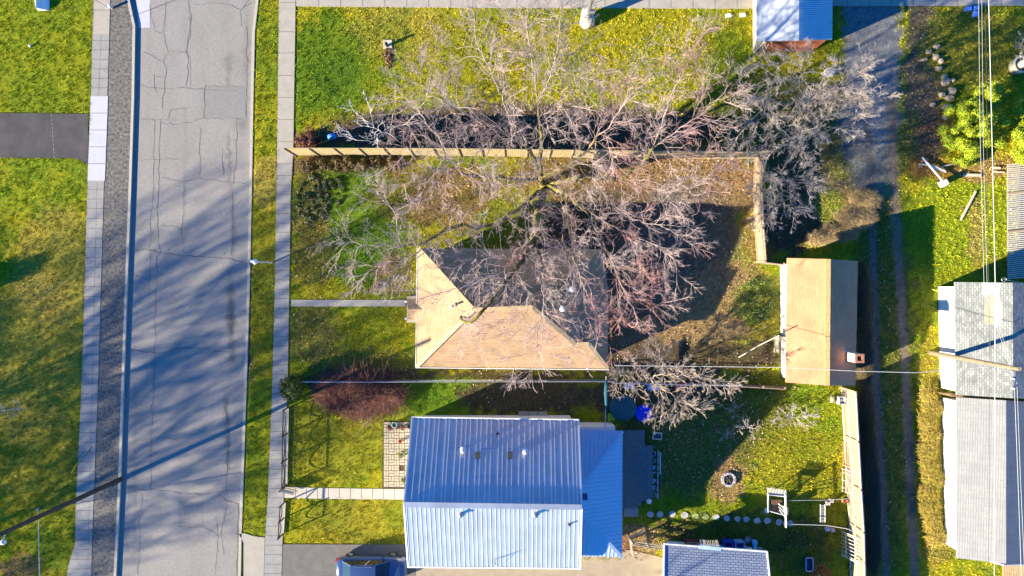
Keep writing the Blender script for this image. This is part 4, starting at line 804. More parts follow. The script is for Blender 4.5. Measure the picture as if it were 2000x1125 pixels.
for i in range(11):
    cy = 768+i*28; cx = 1816+random.uniform(-7, 7)+max(0, i-7)*4; rx_ = random.uniform(13, 23)
    fan('tall_dry_grass', ['golden dry grass clump along the white outbuilding wall', 'uppermost golden grass clump beside the small slatted gate'][i == 0], G(cx-5, cy), [(cx,cy,rx_,19,.42,1)], 620, .7, [(.60,.47,.08),(.66,.52,.14),(.38,.38,.05),(.42,.28,.10)], cat='grass clump', group='golden grass along the white outbuilding', spreadb=.3, r0=.013)
fan('weed_strip', 'brown tangled weeds along the alley side of the garage', G(1690,640), [(1688,560,10,50,.4,.5),(1689,650,10,60,.5,.7),(1690,725,10,40,.5,.5)], 1500, .5, [(.17,.12,.08),(.22,.17,.11),(.12,.12,.04)], cat='weeds')
fan('weed_strip', 'brown tangled weeds along the outside of the plank yard fence', G(1695,860), [(1693,800,14,50,.5,.6),(1696,880,14,60,.6,.7),(1700,970,12,60,.5,.5),(1706,1070,12,60,.45,.5)], 2000, .5, [(.17,.12,.09),(.22,.15,.11),(.10,.12,.03)], cat='weeds')
# ---------------------------------------------------------------- fences
M_fence = mat('sunlit_fence_boards', (.50,.41,.22), .85, (.36,.28,.14), scale=3, kind='brick', bw=.14, bh=3.0, mortar=(.12,.09,.05), msize=.014, amt=.9)
M_fence2 = mat('weathered_fence_boards', (.42,.32,.22), .9, (.33,.24,.16), scale=4, kind='brick', bw=.14, bh=3.0, mortar=(.10,.07,.05), msize=.012, amt=.75)
M_post = mat('fence_post_wood', (.36,.27,.17), .9, (.26,.19,.12), scale=6)
def board_fence(name, label, pts, h, m, gap=2.4, rails=True, th=.05, group=None, side=1, pw_=.11):
    t = thing(name, G(*pts[0]), label, 'fence', group); g = [G(*p) for p in pts]
    b = MB()
    for a, c in zip(g[:-1], g[1:]): b.beam(a+Vector((0,0,h/2)), c+Vector((0,0,h/2)), th, h)
    b.build('boards', m, t)
    if rails:
        for zz in (.25, h-.25):
            r_ = MB()
            for a, c in zip(g[:-1], g[1:]):
                d = (c-a).normalized(); n = Vector((-d.y, d.x, 0))*side*(th/2+.035); r_.beam(a+n+Vector((0,0,zz)), c+n+Vector((0,0,zz)), .06, .09)
            r_.build('rail', M_post, t)
    for a, c in zip(g[:-1], g[1:]):
        L = (c-a).length; k = max(1, round(L/gap)); d = (c-a).normalized(); n = Vector((-d.y, d.x, 0))*side*(th/2+pw_/2)
        for i in range(k+1):
            p = a.lerp(c, i/k)+n; q = MB(); q.box((p.x, p.y, h/2), (pw_,pw_,h+.06)); q.build('post', M_post, t)
    return t
board_fence('board_fence', 'long straight pale board fence between the two upper yards, crossing under the great tree', [(577,303),(900,304),(1200,308),(1475,310)], 2.5, M_fence, side=-1, gap=1.66, rails=False, pw_=.07)
board_fence('board_fence', 'yellow lit board fence running down the alley side of the leafy yard', [(1474,309),(1471,380),(1474,450),(1479,512)], 1.8, M_fence2, side=-1)
board_fence('board_fence', 'short low board fence between fence end and the orange garage corner', [(1479,513),(1521,518)], 1.0, M_fence2, side=1, gap=1.2)
f = board_fence('plank_fence', 'weathered plank fence along the alley from the garage to the bottom edge', [(1645,757),(1650,850),(1655,940),(1660,1020),(1664,1190)], 2.1, M_fence2, side=-1, rails=True)
mb = MB(); g = [G(*p) for p in [(1644.6,757),(1649.6,850),(1654.6,940),(1659.6,1020),(1663.6,1190)]]
for zz, ht in ((.12,.10),(1.0,.07),(2.08,.09)):
    for a, c in zip(g[:-1], g[1:]): mb.beam(a+Vector((-.07,0,zz)), c+Vector((-.07,0,zz)), .08, ht)
mb.build('pale_rail', mat('pale_rail_wood', (.6,.54,.45), .85), f)
# low board edging beside the garage
board_fence('board_fence', 'dark low board edging beside the lower left of the orange garage', [(1440,752),(1524,757)], .9, M_fence2, side=1, gap=1.5)
cl = thing('chain_link_fence', G(592,742), 'thin chain-link fence with silver top rail between the tan house and the red bush', 'fence')
g0, g1_ = G(592,742), G(1190,741); hh = 1.2
m = MB(); m.tube([g0+Vector((0,0,hh)), g1_+Vector((0,0,hh))], .028, 8); m.build('top_rail', M_galv, cl)
m = MB(); N_ = 190
for i in range(N_):
    a = g0.lerp(g1_, i/N_); b_ = g0.lerp(g1_, min(1, (i+9)/N_)); m.beam(a, b_+Vector((0,0,hh)), .005, .005); m.beam(a+Vector((0,0,hh)), b_, .005, .005)
m.build('wire_mesh', M_galv, cl)
for i in range(9):
    a = g0.lerp(g1_, i/8); m = MB(); m.tube([a, a+Vector((0,0,hh+.06))], .035, 8); m.build('post', M_galv, cl)
c2 = thing('chain_link_fence', G(1190,712), 'wire fence with pale top wire crossing behind the low spreading tree', 'fence')
g0, g1_ = G(1192,744), G(1440,750)
m = MB(); m.tube([g0+Vector((0,0,hh)), g1_+Vector((0,0,hh))], .03, 8); m.build('top_rail', M_galv, c2)
for i in range(5):
    a = g0.lerp(g1_, i/4); m = MB(); m.tube([a, a+Vector((0,0,hh))], .03, 8); m.build('post', M_galv, c2)
m = MB()
for i in range(90):
    a = g0.lerp(g1_, i/90); b_ = g0.lerp(g1_, min(1, (i+9)/90)); m.beam(a, b_+Vector((0,0,hh)), .005, .005); m.beam(a+Vector((0,0,hh)), b_, .005, .005)
m.build('wire_mesh', M_galv, c2)
wf = thing('wooden_rail_fence', G(1232,1053), 'little weathered open rail fence joining the wing to the slate shingled shed', 'fence')
M_wf = mat('grey_weathered_wood', (.42,.37,.29), .9, (.30,.26,.20), scale=6)
pp_ = [(1232,1053),(1262,1057),(1293,1062)]
for p in pp_+[(1226,1042)]: q = MB(); q.box(G(p[0],p[1],.6), (.1,.1,1.2)); q.build('post', M_wf, wf)
for zz in (.35,.75,1.15):
    q = MB(); q.beam(G(1232,1053,zz), G(1293,1062,zz), .04, .14); q.build('rail', M_wf, wf)
q = MB(); q.beam(G(1226,1042,1.1), G(1232,1078,1.1), .05, .12); q.beam(G(1226,1042,.5), G(1232,1078,.5), .05, .12); q.build('side_rail', M_wf, wf)
q = MB(); q.beam(G(1224,1040,1.05), G(1250,1027,1.05), .1, .05); tag(q.build('loose_plank', M_wf, origin=G(1237,1033,1.0)), 'single pale plank sloping above the little open rail fence', 'plank')
# ornamental wire fence in front of the steel-roofed house
M_wire = mat('dark_wire', (.05,.045,.04), .6); M_wcap = mat('white_capping', (.50,.48,.44), .8)
def scallop(name, label, y0, y1, x0, x1, n):
    t = thing(name, G(x0, y0), label, 'fence', 'low ornamental fence panels beside the pavement'); a = G(x0, y0); c = G(x1, y1)
    q = MB(); q.beam(a+Vector((0,0,.06)), c+Vector((0,0,.04)), .13, .12); q.build('kerb_base', M_wcap, t)
    for i in range(n+1):
        p = a.lerp(c, i/n); q = MB(); q.tube([p, p+Vector((0,0,1.25))], .055, 6); q.build('post', M_wire, t)
    for i in range(n):
        p = a.lerp(c, i/n); e_ = a.lerp(c, (i+1)/n); q = MB(); pts = [p.lerp(e_, s/12)+Vector((0,0,.95-.35*math.sin(math.pi*s/12))) for s in range(13)]; q.tube(pts, .034, 6, cap=False)
        q.tube([p+Vector((0,0,1.1)), e_+Vector((0,0,1.1))], .04, 5); q.tube([p+Vector((0,0,.2)), e_+Vector((0,0,.2))], .011, 5)
        q.build('scroll_wire', M_wire, t)
    return t
scallop('ornamental_fence', 'low white-based wire fence beside the pavement above the pale front path', 796, 946, 563, 560, 3)
scallop('ornamental_fence', 'low white-based wire fence beside the pavement below the pale front path', 980, 1042, 557, 553, 2)
gt = thing('garden_gate', G(560,950), 'open pale metal garden gate at the start of the front path', 'gate')
q = MB(); q.tube([G(556,951), G(556,951,1.25)], .04, 8); q.build('post', M_wire, gt)
q = MB(); a, c = G(556,951), G(583,958)
for zz in (.15, 1.1): q.beam(a+Vector((0,0,zz)), c+Vector((0,0,zz)), .03, .04)
for i in range(9): p = a.lerp(c, i/8); q.beam(p+Vector((0,0,.15)), p+Vector((0,0,1.1)), .015, .015)
q.build('leaf', M_wire, gt)
q = MB(); q.box(G(566,956.5,.5), (.9,.03,.5), rz=R(-14)); q.build('panel', M_white, gt)
# ---------------------------------------------------------------- poles, lamps and wires
M_pole = mat('pole_wood', (.26,.20,.13), .9, (.17,.13,.09), scale=5); M_dpole = mat('dark_pole', (.07,.055,.045), .85, (.05,.04,.035), scale=5)
M_cable = mat('pale_cable', (.55,.55,.55), .5); M_dcable = mat('dark_cable', (.06,.06,.06), .6)
up_ = thing('utility_pole', G(1818,689), 'brown wooden utility pole leaning over the worn pale outbuilding roof', 'utility pole')
top = P(1992,721,9.0)
q = MB(); q.tube([G(1818,689), G(1818,689).lerp(top, .5), top], [.17,.15,.12], 12); q.build('shaft', M_pole, up_)
q = MB(); q.beam(top+Vector((.1,.15,-.5)), top+Vector((-.05,-1.15,-.5)), .1, .12); q.build('crossarm', M_galv, up_)
for i in range(4):
    q = MB(); c = top+Vector((-.5+.35*(i % 2), -.35-.28*i, -.38)); q.lathe(c, [(.05,-.1),(.07,0),(.04,.06),(.06,.12),(.02,.18)], 10); q.build('insulator', M_trim, up_)
q = MB(); q.tube([P(1935,711,6.4), P(1945,722,6.3)], .06, 8); q.build('clamp', M_galv, up_)
def wire(pts, r, label, m, sag=0.0, name='overhead_wire', grp=None):
    out = []
    for a, c in zip(pts[:-1], pts[1:]):
        for i in range(16): t_ = i/16; out.append(a.lerp(c, t_)+Vector((0,0,-4*sag*t_*(1-t_))))
    out.append(pts[-1]); q = MB(); q.tube(out, r, 6); o = q.build(name, m, origin=out[0]); return tag(o, label, 'wire', grp)
GW = 'overhead wires running past the right outbuildings'
wire([P(1930,-40,7.2), P(1937,250,7.0), P(1944,560,6.9), P(1943,722,6.8), P(1942,1160,7.1)], .020, 'thick white overhead cable running top to bottom near the right edge', M_cable, grp=GW)
wire([P(1911,-40,8.0), P(1914,250,7.9), P(1922,560,7.8), P(1980,740,8.4)], .008, 'thin pale overhead wire, leftmost of the bundle above the evergreen', M_cable, grp=GW)
wire([P(1917,-40,8.1), P(1921,300,7.9), P(1928,560,7.8), P(1986,748,8.4)], .007, 'thin pale overhead wire second from the left above the evergreen', M_cable, grp=GW)
wire([P(1924,-40,6.9), P(1928,300,6.8), P(1931,560,6.7), P(1934,716,6.5), P(1930,1160,6.8)], .011, 'thin dark wire left of the thick white cable', M_dcable, grp=GW)
wire([P(1981,748,8.4), P(1988,930,8.2), P(1996,1160,8.2)], .010, 'pale wire leaving the pole top toward the bottom right corner', M_cable, grp=GW)
wire([P(1986,745,8.5), P(1993,930,8.3), P(2003,1160,8.3)], .008, 'pale wire at the extreme lower right edge', M_cable, grp=GW)
wire([P(1200,714,4.2), P(1395,716,4.6), P(1530,718,5.2), P(1675,725,5.8), P(1790,728,6.2), P(1935,716,6.4)], .016, 'white service cable crossing the back yards and the orange garage roof', M_cable, sag=.02)
wire([P(1800,590,6.2), P(1895,640,6.3), P(1935,675,6.4), P(1975,715,8.0)], .010, 'dark diagonal wire above the worn pale roof', M_dcable, grp=GW)
wire([P(1838,563,6.2), P(1870,590,6.4), P(1935,672,6.6)], .009, 'thin dark wire from the top left of the worn pale roof', M_dcable)
# left pole with street lamp
lp = thing('street_light_pole', G(236,936), 'tall dark wooden pole beside the west kerb crossing the left lawn', 'light pole')
tp_ = P(0,1044,11.6); e_ = G(236,936); q = MB(); q.tube([e_, e_.lerp(tp_, .5), e_.lerp(tp_, 1.08)], [.17,.15,.12], 12); q.build('shaft', M_dpole, lp)
arm = P(8,1058,11.0); q = MB(); q.tube([e_.lerp(tp_, .955), arm+Vector((0,0,.2))], .03, 8); q.build('arm', M_galv, lp)
q = MB(); q.lathe(arm, [(.02,.22),(.12,.18),(.17,.05),(.10,-.06),(.03,-.08)], 12); q.build('lamp_head', M_trim, lp)
wire([G(75,996,0), P(76,1060,2.5), P(78,1160,6)], .022, 'white guarded guy wire rising from the left lawn at the bottom', M_cable, name='guy_wire')
q = MB(); q.lathe(G(75,994,0), [(.12,0),(.10,.12),(.04,.2)], 8); tag(q.build('anchor', M_galv, origin=G(75,994)), 'small pale guy wire anchor in the left lawn', 'anchor')
wire([G(245,36,.05), P(220,20,2.0), P(180,-4,5.0), P(150,-22,7)], .020, 'thin grey guy wire anchored in the gravel strip at the top', M_galv, name='guy_wire')
# small lamp post in the verge
l2 = thing('lamp_post', G(531,513), 'small white post lamp in the verge between road and pavement', 'lamp post')
t2 = P(493,511,3.9); q = MB(); q.tube([G(531,513), G(531,513).lerp(t2, .6), t2], [.055,.045,.04], 10); q.build('post', M_trim, l2)
q = MB(); q.tube([t2+Vector((-.1,.03,0)), t2+Vector((.25,.02,.05))], .09, 10); q.lathe(t2+Vector((.15,0,.0)), [(.16,-.2),(.19,-.05),(.08,.12),(.02,.15)], 14); q.build('lamp_head', M_trim, l2)
# poles standing in concrete rings
M_ring = mat('pale_ring_concrete', (.46,.43,.33), .85, (.5,.46,.35), scale=4)
def ringpole(label, px, py, topx, topy, h, r, bowl=False):
    b0 = G(px, py); t = thing('signal_pole', b0, label, 'pole', 'poles standing in round pale concrete bases')
    q = MB(); q.smooth = True
    if bowl: q.lathe(b0, [(r*.9,0),(r,.6),(r,.7),(r*.84,.7),(r*.8,.15),(.05,.12)], 28)
    else: q.lathe(b0, [(r,0),(r,.5),(r*.82,.95),(r*.5,1.05)], 24)
    q.build('base', M_ring, t)
    tp = P(topx, topy, h); q = MB(); q.tube([b0, tp], [.15 if not bowl else .26, .10 if not bowl else .24], 12); q.build('shaft', M_galv if not bowl else M_ring, t)
    return t, b0, tp
t, b0, tp = ringpole('grey pole with white control boxes on a round pale base at the top lawn edge', 1146, 44, 1163, -40, 8.0, .52)
q = MB(); c = b0.lerp(tp, .18); q.box((c.x-.28, c.y+.1, 1.6), (.36,.3,.95)); q.build('control_box', M_white, t)
q = MB(); c = b0.lerp(tp, .28); q.box((c.x+.22, c.y, 2.3), (.34,.22,.3)); q.build('bracket_box', M_galv, t)
ringpole('thick pale pole inside an open concrete ring at the right edge', 1984, 131, 2075, 88, 5.0, .62, bowl=True)
wire([G(1101,26,.02), P(1130,10,2.2), P(1165,-20,6)], .018, 'thin dark guy wire rising from the lawn left of the control box pole', M_dcable, name='guy_wire')
# ---------------------------------------------------------------- car
M_paint = mat('dark_blue_car_paint', (.035,.06,.14), .14, (.03,.055,.13), scale=.5, spec=.8); M_paint.node_tree.nodes['Principled BSDF'].inputs['Coat Weight'].default_value = .9
M_glass = mat('car_glass', (.012,.014,.02), .05, spec=1.0); M_tyre = mat('tyre_rubber', (.025,.025,.025), .9); M_rim = mat('alloy_rim', (.5,.5,.5), .3, metal=.8)
car = thing('parked_car', G(729,1105), 'dark blue parked car half cut off by the bottom edge', 'car'); cc = G(729,1105)
CX = [-2.52,-2.46,-2.25,-1.85,-1.45,-1.0,-.4,.1,.45,.95,1.35,1.8,2.15,2.38,2.5]
WB = [.62,.76,.86,.92,.94,.95,.95,.95,.95,.95,.94,.92,.86,.76,.60]; ZT = [.72,.90,1.02,1.05,1.04,1.02,1.0,1.0,1.0,1.0,.99,.95,.88,.78,.62]; ZB = [.42,.30,.26,.24,.22,.22,.22,.22,.22,.22,.22,.24,.26,.32,.42]
b = MB(); b.smooth = True; ring = []
for x_, w_, zt, zb in zip(CX, WB, ZT, ZB):
    prof = [(-w_*.86,zb),(-w_,zb+.12),(-w_*1.0,(zb+zt)/2+.05),(-w_*.955,zt-.10),(-w_*.80,zt),(-w_*.4,zt+.045),(0,zt+.055),(w_*.4,zt+.045),(w_*.80,zt),(w_*.955,zt-.10),(w_,(zb+zt)/2+.05),(w_,zb+.12),(w_*.86,zb)]
    ring.append([cc+Vector((x_, y_, z_)) for y_, z_ in prof])
vs = [p for r_ in ring for p in r_]; n = 13
b.add(vs, [(i*n+j, (i+1)*n+j, (i+1)*n+(j+1) % n, i*n+(j+1) % n) for i in range(len(CX)-1) for j in range(n)]+[tuple(range(n)), tuple((len(CX)-1)*n+j for j in reversed(range(n)))])
b.build('body', M_paint, car)
# greenhouse: glass below, roof on top
GXs = [-1.95,-1.55,-1.15,-.2,.55,.85,1.35]
b = MB(); b.smooth = False
base_ = [(-2.0,.74,1.06),(-1.2,.80,1.04),(.3,.82,1.03),(1.42,.76,1.01)]; top_ = [(-1.28,.58,1.50),(-.9,.63,1.545),(-.1,.65,1.56),(.42,.60,1.50)]
L = [cc+Vector((x_, s*y_, z_)) for s in (-1, 1) for x_, y_, z_ in base_]+[cc+Vector((x_, s*y_, z_)) for s in (-1, 1) for x_, y_, z_ in top_]
b.add(L, [(0,1,9,8),(1,2,10,9),(2,3,11,10),(4,12,13,5),(5,13,14,6),(6,14,15,7),(0,8,12,4),(3,7,15,11)]); b.build('window_glass', M_glass, car)
b = MB(); b.smooth = True
rr_ = [[(-1.33,.60,1.50),(-1.33,.3,1.535),(-1.33,0,1.545)],[(-.9,.645,1.55),(-.9,.35,1.59),(-.9,0,1.60)],[(-.1,.665,1.565),(-.1,.35,1.605),(-.1,0,1.615)],[(.46,.615,1.505),(.46,.3,1.545),(.46,0,1.555)]]
vs = []
for r_ in rr_: vs += [cc+Vector((x_, -y_, z_)) for x_, y_, z_ in r_]+[cc+Vector((x_, y_, z_)) for x_, y_, z_ in r_[::-1][1:]]
b.add(vs, [(i*5+j, (i+1)*5+j, (i+1)*5+j+1, i*5+j+1) for i in range(3) for j in range(4)]); b.build('roof_panel', M_paint, car)
b = MB()
for s in (-1, 1):
    bs = [cc+Vector((x_, s*y_, z_)) for x_, y_, z_ in base_]; ts = [cc+Vector((x_, s*y_, z_)) for x_, y_, z_ in top_]
    for i in (0, 3): b.beam(bs[i]+Vector((0,s*.012,.01)), ts[i]+Vector((0,s*.012,.01)), .09, .05)
    b.beam(bs[1]+Vector((0,s*.01,0)), ts[1]+Vector((0,s*.01,0)), .05, .04); b.beam(bs[2]+Vector((-.3,s*.01,0)), ts[2]+Vector((-.2,s*.01,0)), .05, .04)
    for i in range(3): b.beam(bs[i]+Vector((0,s*.01,0)), bs[i+1]+Vector((0,s*.01,0)), .04, .03)
b.build('pillars', M_paint, car)
for x_ in (-1.55, 1.5):
    for s in (-1, 1):
        c = cc+Vector((x_, s*.86, .33)); q = MB(); q.smooth = True; q.tube([c+Vector((0,-.11,0)), c+Vector((0,-.10,0)), c+Vector((0,.10,0)), c+Vector((0,.11,0))], [.27,.33,.33,.27], 24); wh = q.build('wheel', M_tyre, car)
        q = MB(); q.tube([c+Vector((0,s*.09,0)), c+Vector((0,s*.125,0))], [.2,.18], 16); q.build('rim', M_rim, wh)
M_rl = mat('red_lamp', (.45,.02,.02), .25); M_hl = mat('clear_lamp', (.6,.62,.65), .15)
for s in (-1, 1):
    q = MB(); q.box(cc+Vector((-2.40, s*.74, .82)), (.2,.24,.16), rz=-s*.4); q.build('tail_light', M_rl, car)
    q = MB(); q.box(cc+Vector((2.30, s*.72, .72)), (.28,.26,.12), rz=-s*.5); q.build('headlight', M_hl, car)
    q = MB(); q.box(cc+Vector((.95, s*1.02, 1.02)), (.14,.2,.12)); q.build('wing_mirror', M_paint, car)
q = MB()
for p in [(-.12,.0),]: q.tube([cc+Vector((-1.0,s_*.52,1.59)) for s_ in (1,)]+[cc+Vector((.2,.52,1.59))], .018, 6); q.tube([cc+Vector((-1.0,-.52,1.59)), cc+Vector((.2,-.52,1.59))], .018, 6)
q.build('roof_rail', M_rim, car)
# ---------------------------------------------------------------- yard things
def one(name, mb, m, label, cat, o, group=None, **k): return tag(mb.build(name, m, origin=Vector(o), **k), label, cat, group)
M_blue = mat('bright_blue_plastic', (.012,.05,.75), .45, (.01,.04,.65), scale=2); M_teal = mat('teal_canvas', (.015,.09,.11), .85, (.012,.075,.095), scale=2)
o = G(1256,806); q = MB(); q.smooth = True; q.lathe(o, [(.50,0),(.57,.02),(.60,.28),(.615,.30),(.60,.31),(.575,.29),(.55,.06),(.05,.05)], 36); one('paddling_pool', q, M_blue, 'round bright blue plastic tub pool under the bare branch tips', 'pool', o)
o = G(1215,794); t = thing('covered_fire_pit', o, 'round dark teal covered table on the shaded patio beside the blue tub', 'covered table'); q = MB(); q.smooth = True; q.lathe(o, [(.95,0),(.92,.5),(.86,.62),(.5,.66),(.1,.68)], 36, sx=1.05); q.build('cover', M_teal, t)
o = G(1185,782); t = thing('folded_parasol', o, 'closed teal parasol lying over a grey pole beside the wing', 'parasol')
q = MB(); q.smooth = True; q.tube([P(1184,742,2.2), P(1184,765,2.25), P(1184,790,2.2), P(1183,800,2.15)], [.10,.15,.10,.03], 12); q.build('canopy', M_teal, t)
q = MB(); q.tube([P(1184,735,2.25), P(1182,838,2.1)], .035, 8); q.build('pole', M_galv, t)
q = MB(); q.tube([G(1182,832), G(1182,832,2.1)], .03, 8); q.build('stand', M_galv, t)
o = G(1193,812); t = thing('garden_chair', o, 'lime green curved garden chair beside the covered teal table', 'chair'); M_lime = mat('lime_plastic', (.25,.42,.03), .5)
q = MB(); q.box((o.x,o.y,.42), (.5,.5,.04)); q.build('seat', M_lime, t)
q = MB(); q.tube([(o.x-.22+.1*math.cos(a)-.05, o.y+.32*math.sin(a), .8) for a in [i*.35-1.2 for i in range(8)]], .03, 6); q.box((o.x-.25,o.y,.6), (.04,.5,.4)); q.build('backrest', M_lime, t)
for dx in (-.2,.2):
    for dy in (-.2,.2): q = MB(); q.box((o.x+dx,o.y+dy,.2), (.04,.04,.4)); q.build('leg', M_lime, t)
o = G(1282,850); t = thing('raised_sandbox', o, 'small rectangular frame with pale wooden rim and teal inside', 'planter'); q = MB()
M_pale = mat('pale_wood', (.55,.50,.38), .8)
for dx, dy, a, b_ in [(-.29,0,.06,.48),(.29,0,.06,.48),(0,.21,.64,.06),(0,-.21,.64,.06)]: q.box((o.x+dx,o.y+dy,.2), (a,b_,.4), rz=R(-6))
q.build('rim', M_pale, t); q = MB(); q.box((o.x,o.y,.15), (.55,.38,.3), rz=R(-6)); q.build('filling', M_teal, t)
o = G(1265,975); q = MB(); q.smooth = True; q.lathe(o, [(.03,.32),(.09,.34),(.16,.40),(.18,.5),(.16,.6),(.09,.66),(.02,.68)], 20); q.lathe(o, [(.05,.3),(.03,.34)], 10); one('garden_globe', q, M_trim, 'white ball at the lower right corner of the board deck', 'globe', o)
# row of odd stones and rings beside the deck
M_stone = mat('pale_stone', (.42,.42,.42), .9, (.30,.30,.31), scale=6); shapes = ['ring','hook','shard','corner','heart','rough','ring']
labs = ['pale round ring-shaped stone at the top of the ornaments beside the deck','curled pale stone second from the top beside the deck','slanted pale stone shard third beside the deck','angled corner stone fourth beside the deck','largest heart-shaped pale stone beside the deck','rough broken stone below the heart-shaped one','dull stone ring at the bottom of the ornament row']
for i, sh in enumerate(shapes):
    y_ = 886+i*13.2; o = G(1276, y_); q = MB(); q.smooth = False
    if sh == 'ring': q.tube([(o.x+.14*math.cos(a), o.y+.17*math.sin(a), .06) for a in [k*math.pi/8 for k in range(17)]], .035, 6, cap=False)
    elif sh == 'hook': q.tube([(o.x+.12*math.cos(a), o.y+.12*math.sin(a), .06) for a in [k*.4-1.8 for k in range(9)]], .05, 6)
    elif sh == 'shard': q.prism([(o.x-.17,o.y-.18),(o.x+.05,o.y-.15),(o.x+.16,o.y+.14),(o.x-.12,o.y+.12)], 0, .12)
    elif sh == 'corner': q.prism([(o.x-.16,o.y-.2),(o.x-.06,o.y-.2),(o.x-.04,o.y+.05),(o.x+.14,o.y+.06),(o.x+.14,o.y+.16),(o.x-.15,o.y+.16)], 0, .1)
    elif sh == 'heart': q.prism([(o.x-.16,o.y-.22),(o.x+.02,o.y-.14),(o.x+.16,o.y+.03),(o.x+.13,o.y+.16),(o.x,o.y+.19),(o.x-.14,o.y+.12)], 0, .14)
    else: q.prism([(o.x-.15,o.y-.15),(o.x+.1,o.y-.17),(o.x+.05,o.y),(o.x+.16,o.y+.14),(o.x-.12,o.y+.15),(o.x-.05,o.y+.02)], 0, .12)
    one('stone_ornament', q, M_stone, labs[i], 'stone', o, 'odd stones laid in a row beside the deck')
st = None
for i in range(7):
    y_ = 886+i*13.5; o = G(1285-i*.25, y_); lab = ['topmost','second','third','fourth','fifth','sixth','lowest'][i]+' short pale edging block in the line right of the stone ornaments'
    if st is None:
        q = MB(); q.box((o.x,o.y,.07), (.11,.40,.12)); q.box((o.x,o.y,.15), (.07,.3,.05)); st = one('edging_block', q, M_stone, lab, 'edging', o, 'pale edging blocks beside the deck')
    else: dup(st, o, lab, rz=random.uniform(-.05,.05))
q = MB(); q.beam(G(1289,883,.1), G(1289,925,.1), .1, .08); one('edging_plank', q, M_pale, 'long pale plank lying along the edging blocks', 'plank', G(1289,904,.1))
q = MB(); q.beam(G(1291,928,.1), G(1291,972,.1), .08, .08); one('edging_plank', q, mat('red_brown_wood', (.25,.12,.08), .9), 'reddish plank continuing below the long pale plank', 'plank', G(1291,950,.1))
# fire pit
o = G(1422,936); t = thing('fire_pit', o, 'round stone fire ring in the back lawn', 'fire pit')
for k in range(14):
    a = k*math.pi/7; q = MB(); q.box((o.x+.44*math.cos(a), o.y+.44*math.sin(a), .09), (.16,.17,.18+random.uniform(0,.04)), rz=a); q.build('ring_stone', M_stone if k % 3 else M_concg, t)
q = MB(); q.lathe(o, [(.38,0),(.38,.05),(.2,.09)], 14); q.build('ash_bed', mat('ash', (.10,.09,.085), .95), t)
for k in range(3): q = MB(); q.tube([o+Vector((.28*math.cos(k*1.1),.28*math.sin(k*1.1),.12)), o-Vector((.28*math.cos(k*1.1),.28*math.sin(k*1.1),-.16))], .05, 7); q.build('log', M_dpole, t)
# stepping stones
SS = [(1270,1004,0),(1289,1004,0),(1313,1004,0),(1337,1006,0),(1358,1008,1),(1378,1009,1),(1399,1010,0),(1419,1012,0),(1440,1013,0),(1457,1014,0),(1479,1017,0),(1499,1017,0),(1521,1020,0),(1543,1022,0)]
desc = ['dull first stepping stone nearest the deck','round pale second stepping stone from the deck','bright third stepping stone at the shadow edge','large bright fourth stepping stone in the sun','grass-covered fifth stepping stone','partly sunken sixth stepping stone','bright seventh stepping stone at the end of the sunny strip','eighth stepping stone, first inside the lower shade','ninth stepping stone in the lower shade','tenth stepping stone in the lower shade','eleventh stepping stone left of the swing frame','twelfth stepping stone just left of the swing frame','dim stepping stone beneath the swing frame','last stepping stone right of the swing frame']
for (x_, y_, k), lb in zip(SS, desc):
    o = G(x_, y_); q = MB(); pts = [(o.x+.24*math.cos(a)*random.uniform(.85,1.2), o.y+.22*math.sin(a)*random.uniform(.85,1.2)) for a in [i*math.pi/4+.39 for i in range(8)]]
    q.prism(pts, -.05, .035 if not k else .01); one('stepping_stone', q, mat('stepping_stone_%s' % ('green' if k else 'pale'), (.28,.34,.12) if k else (.48,.46,.43), .85) if x_ in (1270,1358) else bpy.data.materials['stepping_stone_green' if k else 'stepping_stone_pale'], lb, 'stepping stone', o, 'stepping stones across the back lawn')
# swing bench with slatted canopy
M_swf = mat('white_painted_metal', (.78,.76,.74), .6); M_nav = mat('navy_cloth', (.02,.04,.09), .8)
o = G(1515,990); t = thing('garden_swing_frame', o, 'white framed garden swing with slatted top standing on the back lawn', 'garden swing')
def bm(a, b_, w_=.07, h_=.07): q = MB(); q.beam(a, b_, w_, h_); return q
for k, (a, b_) in enumerate([(G(1500,965,0),P(1500,962,1.0)),(G(1500,998,0),P(1500,1000,1.0)),(G(1530,970,0),P(1534,966,1.6)),(G(1530,1020,0),P(1535,1030,1.6))]): bm(a, b_).build('post', M_swf, t)
bm(P(1534,966,1.6), P(1535,1030,1.6), .09, .09).build('top_beam', M_swf, t); bm(P(1500,962,1.0), P(1500,1000,1.0), .08, .08).build('side_beam', M_swf, t); bm(P(1501,966,1.0), P(1534,970,1.0)).build('back_beam', M_swf, t); bm(P(1501,998,.8), P(1530,1006,.8), .05,.05).build('front_beam', M_swf, t)
for k in range(3): bm(P(1520+k*1,984+k*6,.9), P(1535,996+k*8,1.5), .05,.05).build('brace', M_swf, t)
q = MB(); q.box((G(1513,985).x, G(1513,985).y, .4), (.75,.9,.08)); q.build('seat', mat('brown_seat', (.22,.12,.06), .8), t)
q = MB(); q.box((G(1526,990).x, G(1526,990).y, .7), (.12,.5,.5), ry=.3); q.build('cushion', M_pale, t)
q = MB()
for k in range(13): q.beam(P(1498+k*3,952+k*.4,1.3), P(1500+k*3,962+k*.3,1.2), .03, .03)
q.build('slat_row', M_swf, t); q = MB(); q.add([P(1497,961,1.15),P(1537,963,1.15),P(1533,969,1.1),P(1503,967,1.1),P(1497,961,1.05),P(1537,963,1.05),P(1533,969,1.0),P(1503,967,1.0)], [(0,1,2,3),(7,6,5,4),(0,4,5,1),(1,5,6,2),(2,6,7,3),(3,7,4,0)]); q.build('canopy', M_nav, t)
